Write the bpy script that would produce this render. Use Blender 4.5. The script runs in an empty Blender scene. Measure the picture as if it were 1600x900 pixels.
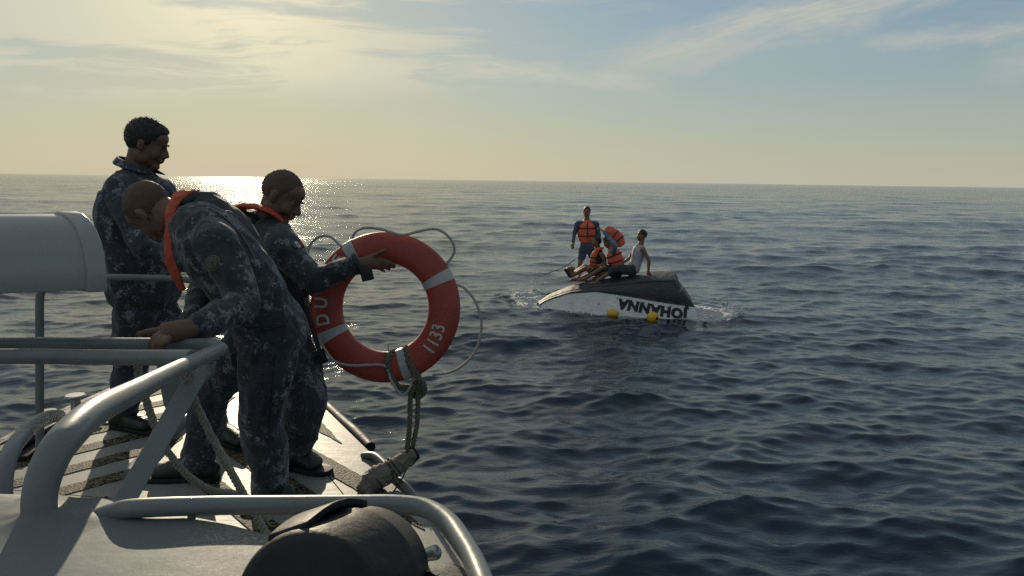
import bpy, bmesh, math, random
import numpy as np
from mathutils import Vector, Matrix, noise as mnoise
PI = math.pi
rad = math.radians
sc = bpy.context.scene
COL = sc.collection

# ------------------------------------------------------------------ camera
CAM_Z = 2.8
PITCH, ROLL, FPX = rad(8.3), rad(0.79), 1150.0
cd = bpy.data.cameras.new('camera')
cd.lens = FPX / 1600 * 36.0
cd.sensor_width = 36.0
cd.clip_start, cd.clip_end = 0.05, 80000
cam = bpy.data.objects.new('camera', cd)
COL.objects.link(cam)
_f = np.array([0, math.cos(PITCH), -math.sin(PITCH)])
_u0 = np.cross([1.0, 0, 0], _f)
_r = math.cos(ROLL) * np.array([1.0, 0, 0]) + math.sin(ROLL) * _u0
_u = math.cos(ROLL) * _u0 - math.sin(ROLL) * np.array([1.0, 0, 0])
M = Matrix(((_r[0], _u[0], -_f[0], 0), (_r[1], _u[1], -_f[1], 0), (_r[2], _u[2], -_f[2], CAM_Z), (0, 0, 0, 1)))
cam.matrix_world = M
sc.camera = cam

def P(u, v, d):
    """world point seen at photo pixel (u, v) and lying d metres ahead"""
    q = _f + _r * (u - 800) / FPX + _u * (450 - v) / FPX
    q = q / q[1]
    return np.array([0, 0, CAM_Z]) + q * d

def G(u, v, z):
    """world point of pixel (u, v) on the level z"""
    q = _f + _r * (u - 800) / FPX + _u * (450 - v) / FPX
    return np.array([0, 0, CAM_Z]) + q * (z - CAM_Z) / q[2]

# ------------------------------------------------------------------ sun, sky, exposure
SUN_EL = rad(16.5)
SUN_AZ = math.atan2((385 - 800) / FPX, 1.0)          # measured from +Y towards +X
SUN_DIR = Vector((math.sin(SUN_AZ) * math.cos(SUN_EL), math.cos(SUN_AZ) * math.cos(SUN_EL), math.sin(SUN_EL)))
sl = bpy.data.lights.new('sun', 'SUN')
sl.energy = 5.0
sl.angle = rad(0.6)
sl.color = (1.0, 0.86, 0.62)
sun = bpy.data.objects.new('sun', sl)
sun.rotation_euler = SUN_DIR.to_track_quat('Z', 'Y').to_euler()
COL.objects.link(sun)

sc.view_settings.view_transform = 'Standard'
sc.view_settings.look = 'None'
sc.view_settings.exposure = -0.28
sc.view_settings.gamma = 1.0
sc.cycles.max_bounces = 6
sc.cycles.use_denoising = False
sc.cycles.sample_clamp_direct = 60.0
sc.cycles.sample_clamp_indirect = 2.0

class NT:
    """small helper for node trees"""
    def __init__(self, nt):
        self.nt = nt
    def n(self, typ, **kw):
        nd = self.nt.nodes.new(typ)
        for k, v in kw.items():
            if k.startswith('i_'):
                nd.inputs[k[2:].replace('_', ' ')].default_value = v
            else:
                setattr(nd, k, v)
        return nd
    def l(self, a, b):
        self.nt.links.new(a, b)
    def m(self, op, a, b=None, c=None, clamp=False):
        nd = self.nt.nodes.new('ShaderNodeMath'); nd.operation = op; nd.use_clamp = clamp
        for i, x in enumerate((a, b, c)):
            if x is None: continue
            if isinstance(x, (int, float)): nd.inputs[i].default_value = x
            else: self.l(x, nd.inputs[i])
        return nd.outputs[0]
    def vm(self, op, a, b=None):
        nd = self.nt.nodes.new('ShaderNodeVectorMath'); nd.operation = op
        for i, x in enumerate((a, b)):
            if x is None: continue
            if isinstance(x, (tuple, list)): nd.inputs[i].default_value = x
            else: self.l(x, nd.inputs[i])
        return nd
    def ramp(self, fac, stops, interp='LINEAR'):
        nd = self.nt.nodes.new('ShaderNodeValToRGB'); nd.color_ramp.interpolation = interp
        el = nd.color_ramp.elements
        while len(el) < len(stops): el.new(0.5)
        for e, (p, c) in zip(el, stops):
            e.position = p
            e.color = (c, c, c, 1) if isinstance(c, (int, float)) else (*c, 1)
        self.l(fac, nd.inputs[0])
        return nd.outputs[0]
    def mix(self, fac, a, b, blend='MIX'):
        nd = self.nt.nodes.new('ShaderNodeMix'); nd.data_type = 'RGBA'; nd.blend_type = blend
        for s, x in (('Factor', fac), ('A', a), ('B', b)):
            sock = [i for i in nd.inputs if i.name == s and i.type == ('VALUE' if s == 'Factor' else 'RGBA')][0]
            if isinstance(x, (int, float)): sock.default_value = x
            elif isinstance(x, (tuple, list)): sock.default_value = (*x, 1) if len(x) == 3 else x
            else: self.l(x, sock)
        return [o for o in nd.outputs if o.type == 'RGBA'][0]
    def noise(self, vec, scale, detail=4, rough=0.5, dist=0.0, dims='3D'):
        nd = self.nt.nodes.new('ShaderNodeTexNoise'); nd.noise_dimensions = dims
        nd.inputs['Scale'].default_value = scale; nd.inputs['Detail'].default_value = detail
        nd.inputs['Roughness'].default_value = rough; nd.inputs['Distortion'].default_value = dist
        if vec is not None: self.l(vec, nd.inputs['Vector'])
        return nd.outputs['Fac']
    def mapping(self, vec, loc=(0, 0, 0), rot=(0, 0, 0), scale=(1, 1, 1)):
        nd = self.nt.nodes.new('ShaderNodeMapping')
        nd.inputs['Location'].default_value = loc; nd.inputs['Rotation'].default_value = rot
        nd.inputs['Scale'].default_value = scale
        self.l(vec, nd.inputs['Vector'])
        return nd.outputs[0]

world = bpy.data.worlds.new('World')
sc.world = world
world.use_nodes = True
wt = world.node_tree
wt.nodes.clear()
W = NT(wt)
sky = W.n('ShaderNodeTexSky', sky_type='NISHITA', sun_disc=False, sun_elevation=SUN_EL,
          sun_rotation=SUN_AZ, altitude=0.0, air_density=1.0, dust_density=0.6, ozone_density=1.4)
SKY_STRENGTH = 0.12
tc = W.n('ShaderNodeTexCoord')
dirv = W.vm('NORMALIZE', tc.outputs['Generated']).outputs[0]
sep = W.n('ShaderNodeSeparateXYZ'); W.l(dirv, sep.inputs[0])
dx, dy, dz = sep.outputs
up = W.m('MAXIMUM', dz, 0.0)
# angle to the sun (the air and the ice cloud scatter light forward)
cosang = W.vm('DOT_PRODUCT', dirv, tuple(SUN_DIR)).outputs['Value']
ang = W.m('ARCCOSINE', W.m('MINIMUM', cosang, 0.99999))
halo = W.m('POWER', 2.71828, W.m('MULTIPLY', ang, -3.0))
halo2 = W.m('POWER', 2.71828, W.m('MULTIPLY', ang, -11.0))
halo3 = W.m('POWER', 2.71828, W.m('MULTIPLY', ang, -40.0))
# cloud sheet coordinates: where the ray meets a layer overhead
den = W.m('ADD', up, 0.10)
cx = W.m('DIVIDE', dx, den); cy = W.m('DIVIDE', dy, den)
cvec = W.n('ShaderNodeCombineXYZ'); W.l(cx, cvec.inputs[0]); W.l(cy, cvec.inputs[1])
cv = cvec.outputs[0]
CLX, CLY = 7.7, 2.9
warp = W.n('ShaderNodeTexNoise'); warp.inputs['Scale'].default_value = 0.8; warp.inputs['Detail'].default_value = 3
W.l(cv, warp.inputs['Vector'])
wv = W.vm('SCALE', W.vm('SUBTRACT', warp.outputs['Color'], (0.5, 0.5, 0.5)).outputs[0]); wv.inputs['Scale'].default_value = 0.9
cvw = W.vm('ADD', cv, wv.outputs[0]).outputs[0]
m1 = W.mapping(cvw, (CLX, CLY, 0), (0, 0, rad(10)), (0.6, 1.1, 1))
c1 = W.noise(m1, 0.9, 10, 0.62, 0.35)
m2 = W.mapping(cvw, (8.0, 4.0, 0), (0, 0, rad(30)), (1.2, 6.0, 1))
c2 = W.noise(m2, 1.3, 8, 0.62, 0.5)
big = W.noise(W.mapping(cv, (6.3, 2.2, 0), (0, 0, 0.3), (1, 1, 1)), 0.42, 2, 0.5)
sheet = W.ramp(W.m('ADD', W.m('MULTIPLY', c1, 0.86), W.m('MULTIPLY', c2, 0.14)), [(0.44, 0.0), (0.54, 1.0)], 'EASE')
cover = W.ramp(W.m('ADD', W.m('MULTIPLY', dx, -0.62), big), [(0.25, 0.2), (0.6, 1.0)], 'EASE')

def streak(az0, el0, az1, el1, width, seed, amt, taper=0.5):
    """one long cirrus streak between two directions"""
    a = Vector((math.sin(rad(az0)) * math.cos(rad(el0)), math.cos(rad(az0)) * math.cos(rad(el0)), math.sin(rad(el0))))
    b = Vector((math.sin(rad(az1)) * math.cos(rad(el1)), math.cos(rad(az1)) * math.cos(rad(el1)), math.sin(rad(el1))))
    mid = ((a + b) / 2).normalized(); t = (b - a).normalized(); nn = mid.cross(t).normalized()
    L = (b - a).length / 2
    s = W.m('DIVIDE', W.vm('DOT_PRODUCT', W.vm('SUBTRACT', dirv, tuple(mid)).outputs[0], tuple(t)).outputs['Value'], L)
    q = W.vm('DOT_PRODUCT', dirv, tuple(nn)).outputs['Value']
    cxy = W.n('ShaderNodeCombineXYZ'); W.l(s, cxy.inputs[0]); W.l(W.m('MULTIPLY', q, 1 / width), cxy.inputs[1])
    cxy.inputs[2].default_value = seed
    wob = W.noise(W.mapping(cxy.outputs[0], (0, 0, 0), (0, 0, 0), (1.4, 0.35, 1)), 1.6, 6, 0.6, 0.3)
    q2 = W.m('ADD', W.m('MULTIPLY', q, 1 / width), W.m('MULTIPLY', W.m('SUBTRACT', wob, 0.5), 2.6))
    fib = W.noise(W.mapping(cxy.outputs[0], (0, 0, 0), (0, 0, 0.10), (2.0, 2.3, 1)), 2.2, 9, 0.68, 0.6)
    body = W.m('SUBTRACT', 1.0, W.m('ABSOLUTE', W.m('MULTIPLY', q2, 1.0)), clamp=True)
    ends = W.m('SUBTRACT', 1.0, W.m('POWER', W.m('ABSOLUTE', s), 3.0), clamp=True)
    v = W.m('MULTIPLY', W.m('MULTIPLY', body, ends), W.ramp(fib, [(0.28, 0.35), (0.66, 1.0)]))
    front = W.m('GREATER_THAN', W.vm('DOT_PRODUCT', dirv, tuple(mid)).outputs['Value'], 0.3)
    return W.m('MULTIPLY', W.m('MULTIPLY', v, front), amt)

strk = streak(6, 8.0, 42, 15.5, 0.034, 1.0, 1.35)
strk = W.m('ADD', strk, streak(24, 9.3, 36, 9.8, 0.012, 4.0, 0.9))
strk = W.m('ADD', strk, streak(31, 8.0, 48, 7.0, 0.026, 7.0, 1.2))
strk = W.m('ADD', strk, streak(-20, 9.0, -11, 9.4, 0.012, 9.0, 0.8))
strk = W.m('ADD', strk, streak(-6, 8.6, 12, 6.8, 0.016, 12.0, 0.9))
hi = W.ramp(W.m('SUBTRACT', up, W.m('MULTIPLY', dx, 0.07)), [(0.10, 0.0), (0.155, 1.0)], 'EASE')
dens = W.m('ADD', W.m('MULTIPLY', W.m('MULTIPLY', sheet, cover), hi), strk)
dens = W.m('MULTIPLY', dens, 0.85)
veil = W.ramp(W.m('ADD', up, W.m('MULTIPLY', W.m('SUBTRACT', c1, 0.5), 0.5)), [(0.26, 0.0), (0.45, 0.40)], 'EASE')
dens = W.m('MAXIMUM', dens, veil)
dens = W.m('MINIMUM', dens, 0.9)
# colours are relative radiances of the sky, before SKY_STRENGTH
def radiance(rgb, s=1.0):
    return tuple(c * s for c in rgb)
cloud_far = (4.7, 4.95, 4.6)
nd = W.n('ShaderNodeVectorMath', operation='SCALE'); nd.inputs[0].default_value = (4.0, 2.9, 0.7); W.l(halo, nd.inputs['Scale'])
nd2 = W.n('ShaderNodeVectorMath', operation='SCALE'); nd2.inputs[0].default_value = (4.6, 4.0, 2.4); W.l(halo2, nd2.inputs['Scale'])
cloudc = W.vm('ADD', W.vm('ADD', cloud_far, nd.outputs[0]).outputs[0], nd2.outputs[0]).outputs[0]
# low haze over the sea: thick near the horizon, thin above
hz = W.m('POWER', 2.71828, W.m('MULTIPLY', up, -8.0))
hz = W.m('MULTIPLY', hz, 0.80)
nd3 = W.n('ShaderNodeVectorMath', operation='SCALE'); nd3.inputs[0].default_value = (1.3, 0.75, -0.1); W.l(halo, nd3.inputs['Scale'])
hazec = W.vm('ADD', (5.15, 5.0, 4.25), nd3.outputs[0]).outputs[0]
lum = W.vm('DOT_PRODUCT', sky.outputs[0], (0.3, 0.5, 0.2)).outputs['Value']
scl = W.n('ShaderNodeVectorMath', operation='SCALE'); W.l(sky.outputs[0], scl.inputs[0])
W.l(W.m('DIVIDE', 1.0, W.m('ADD', 0.72, W.m('MULTIPLY', lum, 0.115))), scl.inputs['Scale'])
skyc = W.vm('MULTIPLY', scl.outputs[0], (0.74, 0.88, 0.93)).outputs[0]
base = W.mix(hz, skyc, hazec)
base = W.mix(dens, base, cloudc)
glow = W.n('ShaderNodeVectorMath', operation='SCALE'); glow.inputs[0].default_value = (14, 12, 9); W.l(halo3, glow.inputs['Scale'])
base = W.vm('ADD', base, glow.outputs[0]).outputs[0]
# the side of the sky turned away from the sun is dimmer
wide = W.ramp(W.m('MULTIPLY_ADD', cosang, 0.5, 0.5), [(0.0, 0.92), (0.75, 1.0)], 'EASE')
sc2 = W.n('ShaderNodeVectorMath', operation='SCALE'); W.l(base, sc2.inputs[0]); W.l(wide, sc2.inputs['Scale'])
base = sc2.outputs[0]
bg = W.n('ShaderNodeBackground'); bg.inputs['Strength'].default_value = SKY_STRENGTH
W.l(base, bg.inputs['Color'])
wo = W.n('ShaderNodeOutputWorld'); W.l(bg.outputs[0], wo.inputs['Surface'])

# ------------------------------------------------------------------ materials
def mat(name):
    m = bpy.data.materials.new(name); m.use_nodes = True
    nt = m.node_tree; nt.nodes.clear()
    N = NT(nt)
    out = N.n('ShaderNodeOutputMaterial'); b = N.n('ShaderNodeBsdfPrincipled')
    N.l(b.outputs[0], out.inputs['Surface'])
    return m, N, b

def obj_from(name, verts, faces, material=None, parent=None, smooth=True):
    me = bpy.data.meshes.new(name)
    me.from_pydata([tuple(map(float, v)) for v in verts], [], [tuple(f) for f in faces])
    me.validate(); me.update()
    if smooth: me.shade_smooth()
    o = bpy.data.objects.new(name, me); COL.objects.link(o)
    if material: me.materials.append(material)
    if parent: o.parent = parent
    return o

# ------------------------------------------------------------------ the sea
BOAT_C = np.array([2.4, 16.7])
HULL0 = np.array([3.93, 15.85])                 # middle of the wreck's stern
def sea_waves():
    rng = np.random.RandomState(7)
    comps = []
    lam = 22.0
    main = -1.42                                   # travelling roughly towards the camera
    while lam > 0.16:
        k = 2 * PI / lam
        if lam > 10: st = 0.008
        elif lam > 5: st = 0.012
        elif lam > 1.6: st = 0.018
        elif lam > 0.6: st = 0.027
        elif lam > 0.3: st = 0.029
        else: st = 0.030
        spread = 0.30 if lam > 3 else (0.42 if lam > 1 else 0.65)
        th = main + rng.normal(0, spread) + (0.55 if rng.rand() < 0.3 else 0)
        comps.append((k, th, st * (0.7 + 0.6 * rng.rand()) / k, rng.rand() * 2 * PI, lam))
        lam *= 0.955
    return comps
def hull_wash(x, y):
    """slow lift and chop of the water round the wreck"""
    d = np.hypot((x - BOAT_C[0]) / 2.6, (y - BOAT_C[1]) / 1.6)
    return np.exp(-d * d)
def sea_mesh():
    r = [2.2]
    while r[-1] < 9: r.append(r[-1] + 0.033)
    while r[-1] < 2500: r.append(r[-1] + 0.033 * (r[-1] / 9) ** 1.36)
    while r[-1] < 40000: r.append(r[-1] * 1.2)
    r = np.array(r)
    fine = np.arange(-46, 46.001, 0.13)
    coarse = np.concatenate([np.arange(-180, -46, 3.0), fine, np.arange(48, 180, 3.0)])
    th = np.radians(coarse)
    dr = np.gradient(r)
    R_, T_ = np.meshgrid(r, th, indexing='ij')
    DR = np.meshgrid(dr, th, indexing='ij')[0]
    dth = np.radians(0.13)
    sp = np.maximum(DR * 0.8, R_ * dth)
    X = (R_ * np.sin(T_)); Y = (R_ * np.cos(T_))
    Z = np.zeros_like(X); DX = np.zeros_like(X); DY = np.zeros_like(X)
    amp_mod = 1.0 + 0.35 * np.sin(X * 0.21 + 1.0 + 0.6 * np.sin(Y * 0.13)) * np.sin(Y * 0.17 + 0.5)
    for k, t, a, ph, lam in sea_waves():
        w = np.clip((lam / sp - 2.2) / 2.5, 0, 1)
        rows = np.where(w.max(axis=1) > 0)[0]
        if len(rows) == 0: continue
        e = rows.max() + 1
        c, s = math.cos(t), math.sin(t)
        arg = k * (c * X[:e] + s * Y[:e]) + ph
        aw = a * w[:e] * (amp_mod[:e] if lam < 3 else 1)
        Z[:e] += aw * np.sin(arg)
        q = 1.0 * aw * np.cos(arg)
        DX[:e] += q * c; DY[:e] += q * s
    wash = hull_wash(X, Y)
    Z = Z * (1 - 0.8 * wash) - 0.03 * wash
    DX *= (1 - 0.5 * wash); DY *= (1 - 0.5 * wash)
    Z += wash * 0.05 * np.sin(X * 7.1 + 1.3 * np.sin(Y * 5)) * np.sin(Y * 8.3 + 2 * np.sin(X * 4.1))
    # water heaped up where the sunken bow cuts it, and the churn round the stern
    bowd = np.exp(-((X - 0.45) / 0.80) ** 2 - ((Y - 17.3) / 0.9) ** 2)
    Z += bowd * (0.13 + 0.07 * np.sin(X * 9 + 2 * np.sin(Y * 6)) * np.sin(Y * 7.3 + 1.7 * np.sin(X * 5)))
    st_ = np.exp(-((X - 4.35) / 0.5) ** 2 - ((Y - 15.5) / 0.75) ** 2)
    Z += st_ * (0.07 + 0.05 * np.sin(X * 13 + 2 * np.sin(Y * 9)) * np.sin(Y * 11 + 2 * np.sin(X * 8)))
    ax_ = np.array([-.985, .173]); sx = (X - HULL0[0]) * ax_[0] + (Y - HULL0[1]) * ax_[1]; nx_ = (X - HULL0[0]) * -ax_[1] * 1.0 + (Y - HULL0[1]) * ax_[0]
    edge_ = np.abs(nx_) - 0.86 * np.clip(1.12 - (np.clip(sx, 0, 4) / 3.9) ** 2.2, 0, 1)
    line = np.exp(-(np.clip(edge_, 0, 9) / 0.16) ** 2) * np.clip((sx + 0.6) / 0.5, 0, 1) * np.clip((4.2 - sx) / 0.8, 0, 1)
    FO = np.clip(0.85 * bowd + 1.35 * st_ + 0.80 * line, 0, 1.35)
    X = X + DX; Y = Y + DY
    V = np.stack([X, Y, Z], -1).reshape(-1, 3)
    nr, nt_ = X.shape
    i = np.arange(nr - 1)[:, None]; j = np.arange(nt_)[None, :]
    j2 = (j + 1) % nt_
    F = np.stack([i * nt_ + j, (i + 1) * nt_ + j, (i + 1) * nt_ + j2, i * nt_ + j2], -1).reshape(-1, 4)
    # close the middle
    me = bpy.data.meshes.new('sea')
    nv = len(V) + 1
    me.vertices.add(nv)
    me.vertices.foreach_set('co', np.vstack([V, [[0, 0, 0]]]).ravel())
    tri = np.stack([np.full(nt_, nv - 1), np.arange(nt_), (np.arange(nt_) + 1) % nt_], -1)
    loops = np.concatenate([F.ravel()[:], tri.ravel()])
    me.loops.add(len(loops)); me.loops.foreach_set('vertex_index', loops)
    me.polygons.add(len(F) + len(tri))
    starts = np.concatenate([np.arange(len(F)) * 4, len(F) * 4 + np.arange(len(tri)) * 3])
    me.polygons.foreach_set('loop_start', starts)
    me.update(calc_edges=True); me.validate()
    me.flip_normals() if me.polygons[0].normal.z < 0 else None
    at = me.attributes.new('foam', 'FLOAT', 'POINT'); at.data.foreach_set('value', np.append(FO.ravel(), 0).astype(np.float32))
    me.shade_smooth()
    o = bpy.data.objects.new('sea', me); COL.objects.link(o)
    o['kind'] = 'structure'
    return o
sea = sea_mesh()
m_sea, N, b = mat('sea_water')
b.inputs['Base Color'].default_value = (0.008, 0.022, 0.040, 1)
b.inputs['IOR'].default_value = 1.333
geo = N.n('ShaderNodeNewGeometry')
pos = geo.outputs['Position']
flat = N.vm('MULTIPLY', pos, (1, 1, 0)).outputs[0]
dist = N.vm('LENGTH', flat).outputs['Value']
n1 = N.noise(N.mapping(flat, (0, 0, 0), (0, 0, 0.12), (0.65, 1.5, 1)), 3.4, 5, 0.62, 0.6)
n2 = N.noise(N.mapping(flat, (4, 2, 0), (0, 0, -0.35), (0.8, 1.5, 1)), 12.0, 4, 0.6, 0.8)
n3 = N.noise(N.mapping(flat, (4, 2, 0), (0, 0, 0.2), (0.55, 1.0, 1)), 0.8, 5, 0.6, 0.4)
far = N.ramp(N.m('DIVIDE', dist, 400.0), [(0.03, 0.0), (0.35, 1.0)])
mid = N.ramp(N.m('DIVIDE', dist, 400.0), [(0.02, 0.014), (0.12, 0.040), (0.6, 0.060)])
h = N.m('ADD', N.m('MULTIPLY', n1, mid), N.m('MULTIPLY', n2, 0.0015))
h = N.m('ADD', h, N.m('MULTIPLY', N.m('MULTIPLY', n3, far), 0.14))
n4 = N.noise(N.mapping(flat, (1, 7, 0), (0, 0, 0.1), (0.45, 1.0, 1)), 0.11, 6, 0.68, 0.5)
far2 = N.ramp(N.m('DIVIDE', dist, 1500.0), [(0.02, 0.0), (0.2, 1.0)])
h = N.m('ADD', h, N.m('MULTIPLY', N.m('MULTIPLY', n4, far2), 1.2))
bp = N.n('ShaderNodeBump'); bp.inputs['Strength'].default_value = 1.0; bp.inputs['Distance'].default_value = 1.0
N.l(h, bp.inputs['Height']); N.l(bp.outputs[0], b.inputs['Normal'])
rg = N.ramp(N.m('DIVIDE', dist, 400.0), [(0.0, 0.04), (0.08, 0.05), (1.0, 0.10)])
N.l(rg, b.inputs['Roughness'])
# foam: broken white water where the attribute is high
fa = N.n('ShaderNodeAttribute'); fa.attribute_name = 'foam'
fn = N.noise(N.mapping(flat, (0, 0, 0), (0, 0, 0.3), (1, 1.6, 1)), 5.0, 8, 0.72, 1.2)
fn2 = N.noise(flat, 22.0, 6, 0.7, 0.5)
fm = N.m('SUBTRACT', N.m('ADD', N.m('MULTIPLY', fa.outputs['Fac'], 0.75), N.m('ADD', N.m('MULTIPLY', fn, 0.75), N.m('MULTIPLY', fn2, 0.35))), 0.92)
fmask = N.ramp(fm, [(0.0, 0.0), (0.22, 0.92)])
fb = N.n('ShaderNodeBsdfPrincipled'); fb.inputs['Base Color'].default_value = (0.60, 0.63, 0.62, 1); fb.inputs['Roughness'].default_value = 0.6
fbp = N.n('ShaderNodeBump'); fbp.inputs['Distance'].default_value = 0.08; N.l(fn2, fbp.inputs['Height']); N.l(fbp.outputs[0], fb.inputs['Normal'])
ms_ = N.n('ShaderNodeMixShader'); N.l(fmask, ms_.inputs[0]); N.l(b.outputs[0], ms_.inputs[1]); N.l(fb.outputs[0], ms_.inputs[2])
outn = [x for x in N.nt.nodes if x.type == 'OUTPUT_MATERIAL'][0]; N.l(ms_.outputs[0], outn.inputs['Surface'])
sea.data.materials.append(m_sea)

# ------------------------------------------------------------------ mesh helpers
def nrm(v):
    v = np.asarray(v, float); n = np.linalg.norm(v)
    return v / n if n > 1e-9 else v
def spline(pts, n=8, closed=False):
    """Catmull-Rom through the points"""
    p = [np.asarray(q, float) for q in pts]
    if closed: p = [p[-1]] + p + [p[0], p[1]]
    else: p = [2 * p[0] - p[1]] + p + [2 * p[-1] - p[-2]]
    out = []
    for i in range(1, len(p) - 2):
        a, b, c, d = p[i - 1], p[i], p[i + 1], p[i + 2]
        for t in np.linspace(0, 1, n, endpoint=False):
            out.append(0.5 * ((2 * b) + (-a + c) * t + (2 * a - 5 * b + 4 * c - d) * t * t + (-a + 3 * b - 3 * c + d) * t ** 3))
    if not closed: out.append(p[-2])
    return out
class Geo:
    """collects verts and faces of one mesh"""
    def __init__(self): self.v = []; self.f = []
    def add(self, v, f):
        o = len(self.v); self.v += [np.asarray(x, float) for x in v]; self.f += [tuple(i + o for i in q) for q in f]; return self
    def tube(self, pts, r, seg=12, cap=True, closed=False, n=0):
        """round tube; r a number or a list the length of pts"""
        pts = [np.asarray(p, float) for p in pts]
        rr = list(r) if isinstance(r, (list, tuple, np.ndarray)) else [r] * len(pts)
        if n:
            q = spline([np.append(p, x) for p, x in zip(pts, rr)], n, closed)
            pts = [x[:3] for x in q]; rr = [x[3] for x in q]
        m = len(pts); V = []; F = []
        up = None
        for i, p in enumerate(pts):
            if closed: t = nrm(pts[(i + 1) % m] - pts[i - 1])
            else: t = nrm(pts[min(i + 1, m - 1)] - pts[max(i - 1, 0)])
            if up is None:
                up = nrm(np.cross(t, [0, 0, 1.0] if abs(t[2]) < 0.9 else [1.0, 0, 0]))
            else:
                up = nrm(up - t * np.dot(up, t))
            w = np.cross(t, up)
            for k in range(seg):
                a = 2 * PI * k / seg
                V.append(p + rr[i] * (math.cos(a) * up + math.sin(a) * w))
        for i in range(m if closed else m - 1):
            for k in range(seg):
                a = i * seg + k; b_ = i * seg + (k + 1) % seg
                c = ((i + 1) % m) * seg + (k + 1) % seg; d = ((i + 1) % m) * seg + k
                F.append((a, b_, c, d))
        if cap and not closed:
            F.append(tuple(reversed(range(seg)))); F.append(tuple((m - 1) * seg + k for k in range(seg)))
        return self.add(V, F)
    def loft(self, pts, ab, side, seg=20, n=5):
        """solid of elliptical sections (a across `side`, b the other way) with rounded ends"""
        dat = [np.concatenate([np.asarray(p, float), [x[0], x[1]]]) for p, x in zip(pts, ab)]
        q = spline(dat, n) if len(dat) > 2 or n > 1 else dat
        q = [np.asarray(x) for x in q]
        # round the ends
        def ends(e, nx):
            t = nrm(e[:3] - nx[:3]); r = min(e[3], e[4]); res = []
            for ph in (0.35, 0.7, 0.95):
                c = math.sqrt(1 - ph * ph)
                x = e.copy(); x[:3] = e[:3] + t * r * ph * 0.8; x[3] *= c; x[4] *= c; res.append(x)
            return res
        q = list(reversed(ends(q[0], q[1]))) + q + ends(q[-1], q[-2])
        side = nrm(side); V = []; F = []; m = len(q)
        for i in range(m):
            t = nrm(q[min(i + 1, m - 1)][:3] - q[max(i - 1, 0)][:3])
            s = nrm(side - t * np.dot(side, t)); w = np.cross(t, s)
            for k in range(seg):
                a = 2 * PI * k / seg
                V.append(q[i][:3] + q[i][3] * math.cos(a) * s + q[i][4] * math.sin(a) * w)
        for i in range(m - 1):
            for k in range(seg):
                F.append((i * seg + k, i * seg + (k + 1) % seg, (i + 1) * seg + (k + 1) % seg, (i + 1) * seg + k))
        F.append(tuple(reversed(range(seg)))); F.append(tuple((m - 1) * seg + k for k in range(seg)))
        return self.add(V, F)
    def limb(self, pts, rr, seg=16, n=5):
        side = np.cross(nrm(np.asarray(pts[-1]) - np.asarray(pts[0])), [0.31, 0.77, 0.55])
        return self.loft(pts, [(r, r) for r in rr], side, seg, n)
    def ell(self, c, r, ax=None, seg=16, rings=10):
        """ellipsoid, radii along the three axes of ax"""
        ax = np.eye(3) if ax is None else np.asarray(ax); c = np.asarray(c, float); V = []; F = []
        for i in range(1, rings):
            ph = PI * i / rings
            for k in range(seg):
                a = 2 * PI * k / seg
                V.append(c + r[0] * math.sin(ph) * math.cos(a) * ax[0] + r[1] * math.sin(ph) * math.sin(a) * ax[1] + r[2] * math.cos(ph) * ax[2])
        for i in range(rings - 2):
            for k in range(seg):
                F.append((i * seg + k, (i + 1) * seg + k, (i + 1) * seg + (k + 1) % seg, i * seg + (k + 1) % seg))
        V.append(c + r[2] * ax[2]); V.append(c - r[2] * ax[2]); T = len(V)
        for k in range(seg):
            F.append((T - 2, k, (k + 1) % seg)); F.append((T - 1, (rings - 2) * seg + (k + 1) % seg, (rings - 2) * seg + k))
        return self.add(V, F)
    def prism(self, poly, off):
        """closed solid: polygon (3D points) swept by the vector off"""
        poly = [np.asarray(p, float) for p in poly]; off = np.asarray(off, float); n = len(poly)
        F = [tuple(reversed(range(n))), tuple(range(n, 2 * n))] + [(i, (i + 1) % n, n + (i + 1) % n, n + i) for i in range(n)]
        return self.add(poly + [p + off for p in poly], F)
    def box(self, c, half, ax=None):
        ax = np.eye(3) if ax is None else np.asarray(ax); c = np.asarray(c, float)
        X, Y, Z = (ax[i] * half[i] for i in range(3))
        return self.prism([c - X - Y - Z, c + X - Y - Z, c + X + Y - Z, c - X + Y - Z], 2 * Z)
    def obj(self, name, material, root=None, smooth=True, bevel=0.0, loc=None):
        base = np.array(root.location if root is not None else (0, 0, 0), float)
        if loc is not None: base = np.asarray(loc, float)
        if root is not None and root.parent is not None:
            base = np.array(root.parent.location, float) + np.array(root.location, float)
        me = bpy.data.meshes.new(name)
        me.from_pydata([tuple(x - base) for x in self.v], [], self.f); me.validate(); me.update()
        bm = bmesh.new(); bm.from_mesh(me); bmesh.ops.recalc_face_normals(bm, faces=bm.faces)
        if bevel:
            bmesh.ops.bevel(bm, geom=[e for e in bm.edges if len(e.link_faces) == 2 and e.calc_face_angle(0) > 0.5], offset=bevel, segments=3, profile=0.5, affect='EDGES')
        bm.to_mesh(me); bm.free()
        if smooth:
            me.shade_smooth()
            try: me.set_sharp_from_angle(angle=rad(40))
            except Exception: pass
        if material: me.materials.append(material)
        o = bpy.data.objects.new(name, me); COL.objects.link(o)
        if root is not None: o.parent = root
        if loc is not None: o.location = loc
        return o
    def solid(self, name, material, root=None, voxel=0.008, smooth=4, ratio=1.0, disp=None):
        """one continuous skin over all the solids collected (voxel union), then smoothed; disp(p, n) -> offset"""
        me = bpy.data.meshes.new(name + '_raw')
        me.from_pydata([tuple(x) for x in self.v], [], self.f)
        o = bpy.data.objects.new('raw', me); COL.objects.link(o)
        md = o.modifiers.new('r', 'REMESH'); md.mode = 'VOXEL'; md.voxel_size = voxel; md.adaptivity = 0
        ms = o.modifiers.new('s', 'SMOOTH'); ms.factor = 0.5; ms.iterations = smooth
        dg = bpy.context.evaluated_depsgraph_get(); dg.update()
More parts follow.
